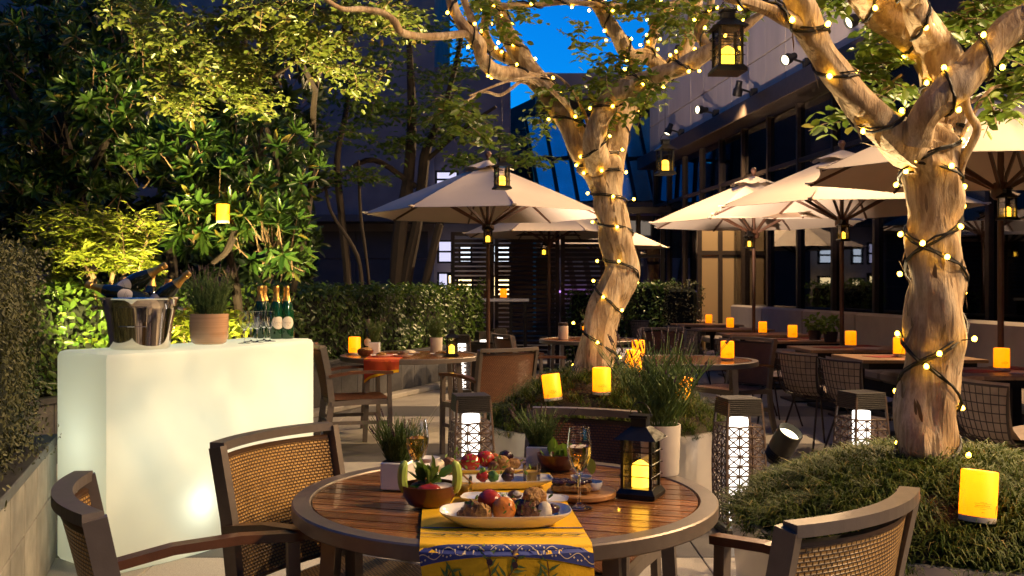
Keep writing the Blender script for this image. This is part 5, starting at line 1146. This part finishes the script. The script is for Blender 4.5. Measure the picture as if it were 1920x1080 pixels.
b=MB(); VL=1.30; b.grid(lambda u,v:S1(-1+2*u,v*VL),40,420); b.grid(lambda u,v:S1(-1+2*u,v*VL)+V(0,.0008,-.0012),40,420,flip=True); b.build('cloth',M_['yellow_cloth'],rn,True)
def onrun(u,v,h=.0012):
    p=S1(u,v); a=S1(u,v+.004)-p; c=S1(u+.02,v)-p; n=-c.cross(a); n.normalize(); return p+n*(h+.0008)
def strip(mb,v0,v1,u0=-1,u1=1,n=40,h=.0012):
    mb.grid(lambda u,v:onrun(u0+(u1-u0)*u,v0+(v1-v0)*v,h),n,14 if v1-v0>.02 else 3)
VE=3.27-2.33   # v at the table edge (middle)
VE-=.032
for v0_,v1_ in ((VE+.012,VE+.047),(VE-.155,VE-.147),(VE-.098,VE-.094),(VE-.062,VE-.060)): b=MB(); strip(b,v0_,v1_); b.build('printed_blue_band',M_['print_blue'],rn)
b=MB()
for s in (0,1):
    for i in range(120):
        u=-1+2*i/120; u2=-1+2*(i+1)/120; f=lambda q:VE+.0295+.009*math.sin(q*21+s*math.pi)
        b.add([onrun(u,f(u)-.0011,.0018),onrun(u2,f(u2)-.0011,.0018),onrun(u2,f(u2)+.0011,.0018),onrun(u,f(u)+.0011,.0018)],[(0,1,2,3)]) if s==0 else None
for i in range(46):
    u=-.98+1.96*i/46; v=VE+.0295-.008*math.sin(u*21); b.add([onrun(u-.012,v,.0018),onrun(u,v-.003,.0018),onrun(u+.012,v,.0018),onrun(u,v+.003,.0018)],[(0,1,2,3)])
b.build('printed_scrolls',M_['print_cream'],rn)
lf,br_,ol=MB(),MB(),MB(); rr=random.Random(5)
def pleaf(u,v,a,l=.034,w_=.0075):
    k=1/.208; c,s_=math.cos(a),math.sin(a); g_=lambda f,q:onrun(u+(c*f*l-s_*q*w_)*k,v+s_*f*l+c*q*w_,.0021); lf.add([g_(0,0),g_(.35,.5),g_(1,0),g_(.35,-.5)],[(0,1,2,3)])
def polive(u,v,r=.0085):
    k=1/.208; ol.add([onrun(u+math.cos(q)*r*k*.85,v+math.sin(q)*r,.0027) for q in [6.283*i/10 for i in range(10)]],[tuple(range(10))])
def pbranch(u0,v0,ang,ln,n):
    k=1/.208; pu,pv=u0,v0
    for i in range(n):
        a=ang+.35*math.sin(i*.8); nu_,nv_=pu+math.cos(a)*ln/n*k,pv+math.sin(a)*ln/n; px_,py_=-math.sin(a)*.0014*k,math.cos(a)*.0014
        br_.add([onrun(pu+px_,pv+py_,.0016),onrun(pu-px_,pv-py_,.0016),onrun(nu_-px_,nv_-py_,.0016),onrun(nu_+px_,nv_+py_,.0016)],[(0,1,2,3)])
        for s in (-1,1): 
            if rr.random()<.9: pleaf(nu_,nv_,a+s*rr.uniform(.5,1.1),rr.uniform(.026,.042))
        if rr.random()<.35: polive(nu_+rr.uniform(-.05,.05),nv_+rr.uniform(.005,.015))
        pu,pv=nu_,nv_
VE-=.03
for u0,v0,a,ln,n in ((-.15,VE+.16,-2.0,.10,5),(-.12,VE+.16,-1.2,.11,6),(-.05,VE+.17,-.7,.10,5),(-.2,VE+.18,-2.7,.12,6),(.5,VE+.17,-1.9,.09,4),(.52,VE+.18,-1.0,.06,3),(-.85,VE+.17,-1.2,.08,4),(.15,VE+.2,-1.0,.1,5),(-.3,VE+.26,-1.6,.1,5),(.1,VE+.28,-.6,.14,6),(-.6,VE+.27,-2.3,.12,5)): pbranch(u0,v0,a,ln,n)
VE+=.03
for i in range(9): u=-.8+.2*i; pleaf(u,VE-.078,.2,.03); pleaf(u+.05,VE-.078,3.3,.03); polive(u+.09,VE-.078,.004)
lf.build('printed_leaves',M_['print_green'],rn); br_.build('printed_branches',M_['print_brown'],rn,kind='stuff'); ol.build('printed_olives',M_['print_olive'],rn,kind='stuff')
# red runner on second table
S2=make_runner('','',9.2,0,-1.13,.16,(-.94,9.1),.65,None,.3)
rr2=thing('table_runner','red and yellow cloth hanging over the edge of the second round table','table runner',(0,0,0))
b=MB(); b.grid(lambda u,v:S2(-1+2*u,v*.86),24,90); b.build('cloth',M_['red_runner'],rr2,True)
b=MB(); Sx=lambda u,v:S2(u,v)+V(0,-.003,.002)
for v0,v1 in ((.65,.665),(.835,.858)):
    b.grid(lambda u,v:Sx(-1+2*u,v0+(v1-v0)*v),24,2)
b.build('yellow_border',M_['yellow_cloth'],rr2)
# --- dishes
def dish(name,label,cat,c,lx,ly,h,rz,matn='white_ceramic',square=.35,thick=.005,flat=.72):
    t=thing(name,label,cat,c,rz); n=48
    def outl(sx,sy,z):
        out=[]
        for i in range(n):
            q=2*math.pi*i/n; cx_,sy_=math.cos(q),math.sin(q); e=square*2
            out.append(V(sx*math.copysign(abs(cx_)**e,cx_),sy*math.copysign(abs(sy_)**e,sy_),z))
        return out
    lv=[(flat,.0),(flat+.03,.002),(.95,h*.75),(1.0,h*.97),(1.0,h),(.985,h),(.93,h*.78),(flat,thick),(.0,thick)]
    b=MB(); vs_=[]
    for f,z in lv: vs_+=outl(lx/2*f if f<.9 else lx/2-(1-f)*ly/2, ly/2*f,z) if f>0 else outl(.001,.001,z)
    fs=[tuple(range(n-1,-1,-1))]
    for k in range(len(lv)-1):
        for i in range(n): j=(i+1)%n; fs.append((k*n+i,k*n+j,(k+1)*n+j,(k+1)*n+i))
    b.add(vs_,fs); b.build('body',M_[matn],t,True); return t
TZ=.7378
def onR(x,y,z=TZ): d=tz(x,y,z); return V(XD(x,d),d,z)
dish('serving_dish','white oval dish of roasted food at the front of the near table','dish',onR(948,979),.345,.19,.035,R(2))
dish('serving_plate','long narrow white plate with three canapes, second from the front','plate',onR(965,940),.31,.105,.014,R(-8),square=.22)
dish('serving_plate','long rectangular white plate with canapes and a juice glass','plate',onR(925,912),.37,.125,.026,R(6),square=.2)
dish('serving_dish','white oval platter of roasted tomatoes at the back of the near table','dish',onT(890,886,.7318),.36,.15,.022,R(-3))
dish('sauce_dish','small white dish at the back left of the near table','dish',onT(803,870,.7318),.085,.075,.024,0,square=.5)
def bowl(name,label,c,r,h,matn,cat='bowl'):
    t=thing(name,label,cat,c); b=MB(); b.lathe([(0,0),(r*.55,0),(r*.75,h*.12),(r*.95,h*.55),(r,h),(r*.95,h),(r*.88,h*.6),(r*.65,h*.22),(0,h*.18)],36,caps=False); b.build('body',M_[matn],t,True); return t
bw1=onT(805,948,.7318); bowl('wooden_bowl','dark wooden bowl of salad at the left front of the near table',bw1,.079,.062,'bowlwood')
bw2=onT(1046,880,.7318); bowl('wooden_bowl','dark wooden bowl with green leaves at the back of the near table',bw2,.072,.055,'bowlwood')
bd_=thing('bread_board','round light wooden board under the flatbread and dip bowls','board',onT(1090,930,.7318)); b=MB(); b.lathe([(0,0),(.098,0),(.103,.004),(.103,.014),(.099,.018),(0,.018)],36,caps=False); b.build('disc',M_['lightwood'],bd_,True)
bq=onT(1090,930,.7318); bowl('dip_bowl','small white dip bowl on the right of the bread board',onT(1109,919,.7505),.033,.026,'white_ceramic'); bowl('dip_bowl','small white dip bowl at the back of the bread board',onT(1090,908,.7505),.033,.026,'white_ceramic')
for x,y,z,l,r,h in ((1109,919,.7505,'pale dip in the right dip bowl',.024,.017),(1090,908,.7505,'pale dip in the rear dip bowl',.024,.017)):
    b=MB(); c=onT(x,y,z); b.lathe([(0,h+.004),(r*.6,h+.002),(r,h-.001)],18,(0,0,0)); b.build('dip',M_['whitef'],loc=c,label=l,cat='dip')
# tumblers of yellow puree
for x,y,z,l in ((997,905,TZ+.004,'small glass of yellow puree on the long white plate'),(868,930,.7322,'small glass of yellow puree with a wooden spoon beside the salad bowl')):
    c=onT(x,y,z); t=thing('tumbler',l,'glass',c); b=MB(); b.lathe([(0,.0),(.025,0),(.027,.003),(.028,.058),(.0265,.058),(.0255,.006),(0,.006)],24,caps=False); b.build('glass',M_['glass_clear'],t,True)
    b=MB(); b.lathe([(0,.0065),(.0252,.0065),(.0262,.036),(0,.037)],24,caps=False); b.build('puree',M_['juice'],t,True)
c=onT(868,930,.7322); b=MB(); b.tube([c+V(-.03,.02,.075),c+V(0,.005,.062),c+V(.03,-.02,.04)],[.005,.0035,.003],6); b.blob(c+V(-.036,.024,.078),(.012,.009,.005),8,.02,1); b.build('wooden_spoon',M_['lightwood'],label='small wooden spoon resting across the puree glass',cat='spoon')
# flutes of wine on the near table
for x,y,l in ((782,928,'flute of sparkling wine beside the white cube pot'),(1086,951,'flute of sparkling wine at the right of the near table')):
    t=thing('champagne_flute',l,'glass',onT(x,y,.7318),0,'filled flutes on the near table'); flute_mesh(t,.225,True)
# foods
FD=0
def food(name,label,c,rad,matn,amp=.1,n=20,rz=0,tilt=0):
    global FD; FD+=1; b=MB(); M=Matrix.Rotation(rz,3,'Z')@Matrix.Rotation(tilt,3,'X'); b.blob((0,0,0),rad,n,amp,FD*3,0,M); return b.build(name,M_[matn],loc=c,label=label,cat='food',smooth=True)
P1=onR(948,979)
def f1(name,label,dx,dy,dz,r,m,amp=.1,**k): return food(name,label,P1+V(dx*1.06,dy,dz+.009),tuple(q*1.2 for q in r),m,amp,**k)
f1('roast_tomato','whole roasted red tomato on the front dish',-.04,.03,.038,(.028,.028,.026),'tomato',.05)
f1('seared_scallop','round orange seared piece at the centre of the front dish',-.004,-.012,.028,(.026,.024,.027),'orangef',.06)
f1('roast_vegetable','browned vegetable chunk left of the scallop on the front dish',-.075,-.01,.02,(.024,.022,.022),'brownf',.26)
f1('roast_vegetable','golden mushroom piece beside the left vegetable chunk, front dish',-.052,-.028,.018,(.018,.016,.02),'goldf',.26)
f1('roast_vegetable','small browned piece at the left end of the front dish',-.10,.0,.014,(.018,.016,.013),'brownf',.26)
f1('roast_vegetable','pale wedge at the left end of the front dish',-.092,.028,.018,(.014,.012,.016),'whitef',.1)
f1('dark_fig','dark glossy fig right of the scallop on the front dish',.04,.012,.022,(.024,.022,.022),'darkf',.06)
f1('fried_artichoke','golden fried ball on top at the right of the front dish',.072,.025,.05,(.026,.025,.023),'goldf',.2)
f1('roast_vegetable','charred piece under the golden fried ball on the front dish',.07,.0,.022,(.026,.022,.022),'brownf',.26)
f1('roast_vegetable','dark charred bit at the far right of the front dish',.115,.022,.018,(.016,.014,.014),'darkf',.1)
f1('soft_egg','white halved egg at the right of the front dish',.096,-.014,.02,(.016,.012,.024),'whitef',.02)
f1('roast_vegetable','small orange piece behind the scallop on the front dish',.018,.045,.022,(.018,.016,.018),'orangef',.12)
b=MB(); b.tube([P1+V(.10,-.026,.02),P1+V(.125,-.03,.024),P1+V(.137,-.026,.027)],[.003,.0045,.004],8); b.build('serving_pick',M_['steel'],label='shiny steel pick lying at the right end of the front dish',cat='pick',smooth=True)
P2=onR(965,940)
for dx,l,a in ((-.075,'shellfish canape at the left of the narrow plate','g'),(.0,'canape with brown topping in the middle of the narrow plate','b'),(.065,'canape with green leaf at the right of the narrow plate','n')):
    food('canape',l,P2+V(dx,-dx*.14,.018),(.021,.016,.012),{'g':'darkf','b':'brownf','n':'greenf'}[a],.15); food('canape_topping','pale topping on the '+l,P2+V(dx+.006,-.008-dx*.14,.023),(.012,.009,.008),'whitef',.1)
P3=onR(925,912)
for dx,l,m in ((-.035,'tomato and olive canape on the long plate','tomato'),(.0,'green herb bite on the long plate','greenf'),(.045,'dark aubergine canape next to the juice glass','darkf')):
    food('canape',l,P3+V(dx,.0,.03),(.019,.016,.016),m,.18)
food('canape_topping','olive on top of the tomato canape',P3+V(-.033,.0,.05),(.009,.009,.009),'greenf',.04); food('canape_topping','browned crisp on the aubergine canape',P3+V(.05,.0,.047),(.014,.01,.012),'brownf',.2)
P4=onT(890,886,.7318)
for dx,dy,dz,r,m,l in ((-.015,-.01,.035,.034,'tomato','large roasted tomato at the middle of the back platter'),(.035,.02,.042,.032,'tomato','roasted tomato behind, right of the middle of the back platter'),(-.065,.0,.025,.022,'orangef','orange wedge left of the tomatoes on the back platter'),(-.085,.015,.028,.024,'brownf','browned piece at the left of the back platter'),(-.125,.0,.026,.024,'whitef','pale cheese piece at the left end of the back platter'),(.09,-.005,.032,.03,'goldf','golden fried piece at the right of the back platter'),(.065,-.02,.024,.022,'brownf','charred piece in front of the golden piece, back platter'),(.13,.005,.028,.022,'goldf','small fried piece at the right end of the back platter'),(.068,.04,.04,.02,'orangef','orange piece behind the right tomato, back platter'),(.105,.04,.045,.026,'darkf','dark mushroom cap at the back right of the back platter')):
    food('roast_vegetable' if m!='tomato' else 'roast_tomato',l,P4+V(dx,dy,dz),(r,r*.95,r*.85),m,.05 if m=='tomato' else .16)
# salad
for i,(dx,dy,m,l) in enumerate(((-.02,.0,'brownf','brown salad mix in the left wooden bowl'),(.03,-.02,'whitef','pale salad piece at the right in the left wooden bowl'),(.0,-.04,'tomato','red radish slice at the front of the left wooden bowl'))): food('salad',l,bw1+V(dx,dy,.052),(.038,.03,.016),m,.16)
for dx,dy,dz,a,l in ((-.062,-.02,.085,-.25,'upright avocado slice at the left of the wooden bowl'),(.066,-.02,.085,.3,'upright avocado slice at the right of the wooden bowl')):
    b=MB(); c0=bw1+V(dx,dy,dz); pts=[c0+V(a*.05*math.cos(q),0,.045*math.sin(q)) for q in [-1.4+2.8*k/8 for k in range(9)]]; b.tube(pts,[.005,.010,.013,.014,.014,.014,.013,.010,.005],8); b.build('avocado_slice',M_['limef'],label=l,cat='food',smooth=True)
def leafpile(label,c,n,r,h,l0,seed,matn='leaf_herb',name='salad_leaves'):
    q=np.random.default_rng(seed); P=np.array(c)+q.normal(size=(n,3))*np.array([r*.5,r*.4,h*.3]); D=q.normal(size=(n,3))*.6+np.array([0,0,.8]); N=q.normal(size=(n,3)); L=l0*(.6+.7*q.random(n)); return leaf_obj(name,P,D,N,L,L*.5,M_[matn],None,.15,label=label,cat='food',kind='stuff')
leafpile('upright green herb leaves in the left wooden bowl',bw1+V(.0,.01,.07),26,.025,.03,.055,31,'leaf_hedge'); leafpile('bright lettuce leaves in the rear wooden bowl',bw2+V(.005,-.01,.05),22,.055,.012,.05,32)
leafpile('chopped green herbs scattered over the front dish',P1+V(.0,.0,.048),40,.16,.02,.016,33,'leaf_hedge','herb_garnish')
leafpile('chopped green herbs scattered over the back platter',P4+V(.0,.0,.05),34,.18,.02,.016,34,'leaf_herb','herb_garnish')
leafpile('small green leaves on the long plate canapes',P3+V(.0,.0,.05),18,.11,.015,.018,35,'leaf_herb','herb_garnish')
t=thing('flatbread','slice of flatbread with dark topping on the board','food',onT(1072,922,.7505),R(-12)); b=MB(); b.bbox((0,0,.014),(.115,.07,.028),.008); b.build('bread',M_['goldf'],t,True); b=MB()
for k in range(16): b.blob((rr.uniform(-.05,.05),rr.uniform(-.03,.03),.03),(.014,.012,.006),7,.2,k)
b.build('topping',M_['darkf'],t,True)
lw=onT(1104,905,.7505)+V(.002,.0,.05); b=MB()
for k in range(1):
    n=12; vs_=[V(.0,-.008,.0)+V(0,0,0)]; 
    arc=[V(.026*math.cos(q)*.75,0,.026*math.sin(q)) for q in [-1.2+2.7*i/n for i in range(n+1)]]
    pts=[lw+V(0,-.007,0)+p for p in arc]+[lw+V(-.004,.008,0)+p*.96 for p in arc]+[lw+V(-.012,-.004,0),lw+V(-.012,.004,0)]; m=n+1
    fs=[(i,i+1,m+i+1,m+i) for i in range(n)]+[(i+1,i,2*m) for i in range(n)]+[(m+i,m+i+1,2*m+1) for i in range(n)]; b.add(pts,fs)
b.build('lime_wedge',M_['limef'],label='lime wedge beside the right wine flute',cat='food')
# --- second table: bottle, plates, bowl
t=make_bottle('wine_bottle','dark wine bottle on the second round table',M_['darkbottle'],'alu'); t.location=(XD(699,9.35),9.35,.7315)
t.location=(XD(690,9.45),9.45,.7315)
bowl('wooden_bowl','small dark bowl of food beside the candle on the second table',V(XD(685,8.85),8.85,.736),.075,.055,'bowlwood'); food('salad','food heaped in the small dark bowl on the second table',V(XD(685,8.85),8.85,.795),(.055,.05,.02),'goldf',.2)
for x,d,l,fm_ in ((715,8.75,'small white plate at the left on the second round table','goldf'),(755,8.8,'small white plate at the front centre of the second round table','brownf'),(768,9.1,'white plate with bread in the middle of the second round table','whitef'),(826,8.95,'white plate before the cream pot on the second round table','goldf')):
    c=V(XD(x,d),d,.736); dish('plate',l,'plate',c,.2,.13,.018,0,square=.5); food('tapas','food on the '+l,c+V(0,0,.022),(.05,.035,.018),fm_,.22)
dish('dark_bowl','large dark glazed plant bowl by the rattan lamp behind the second table','bowl',V(XD(890,13.0),13.0,0),.6,.6,.62,0,'dark_metal',.5,.02,.7)
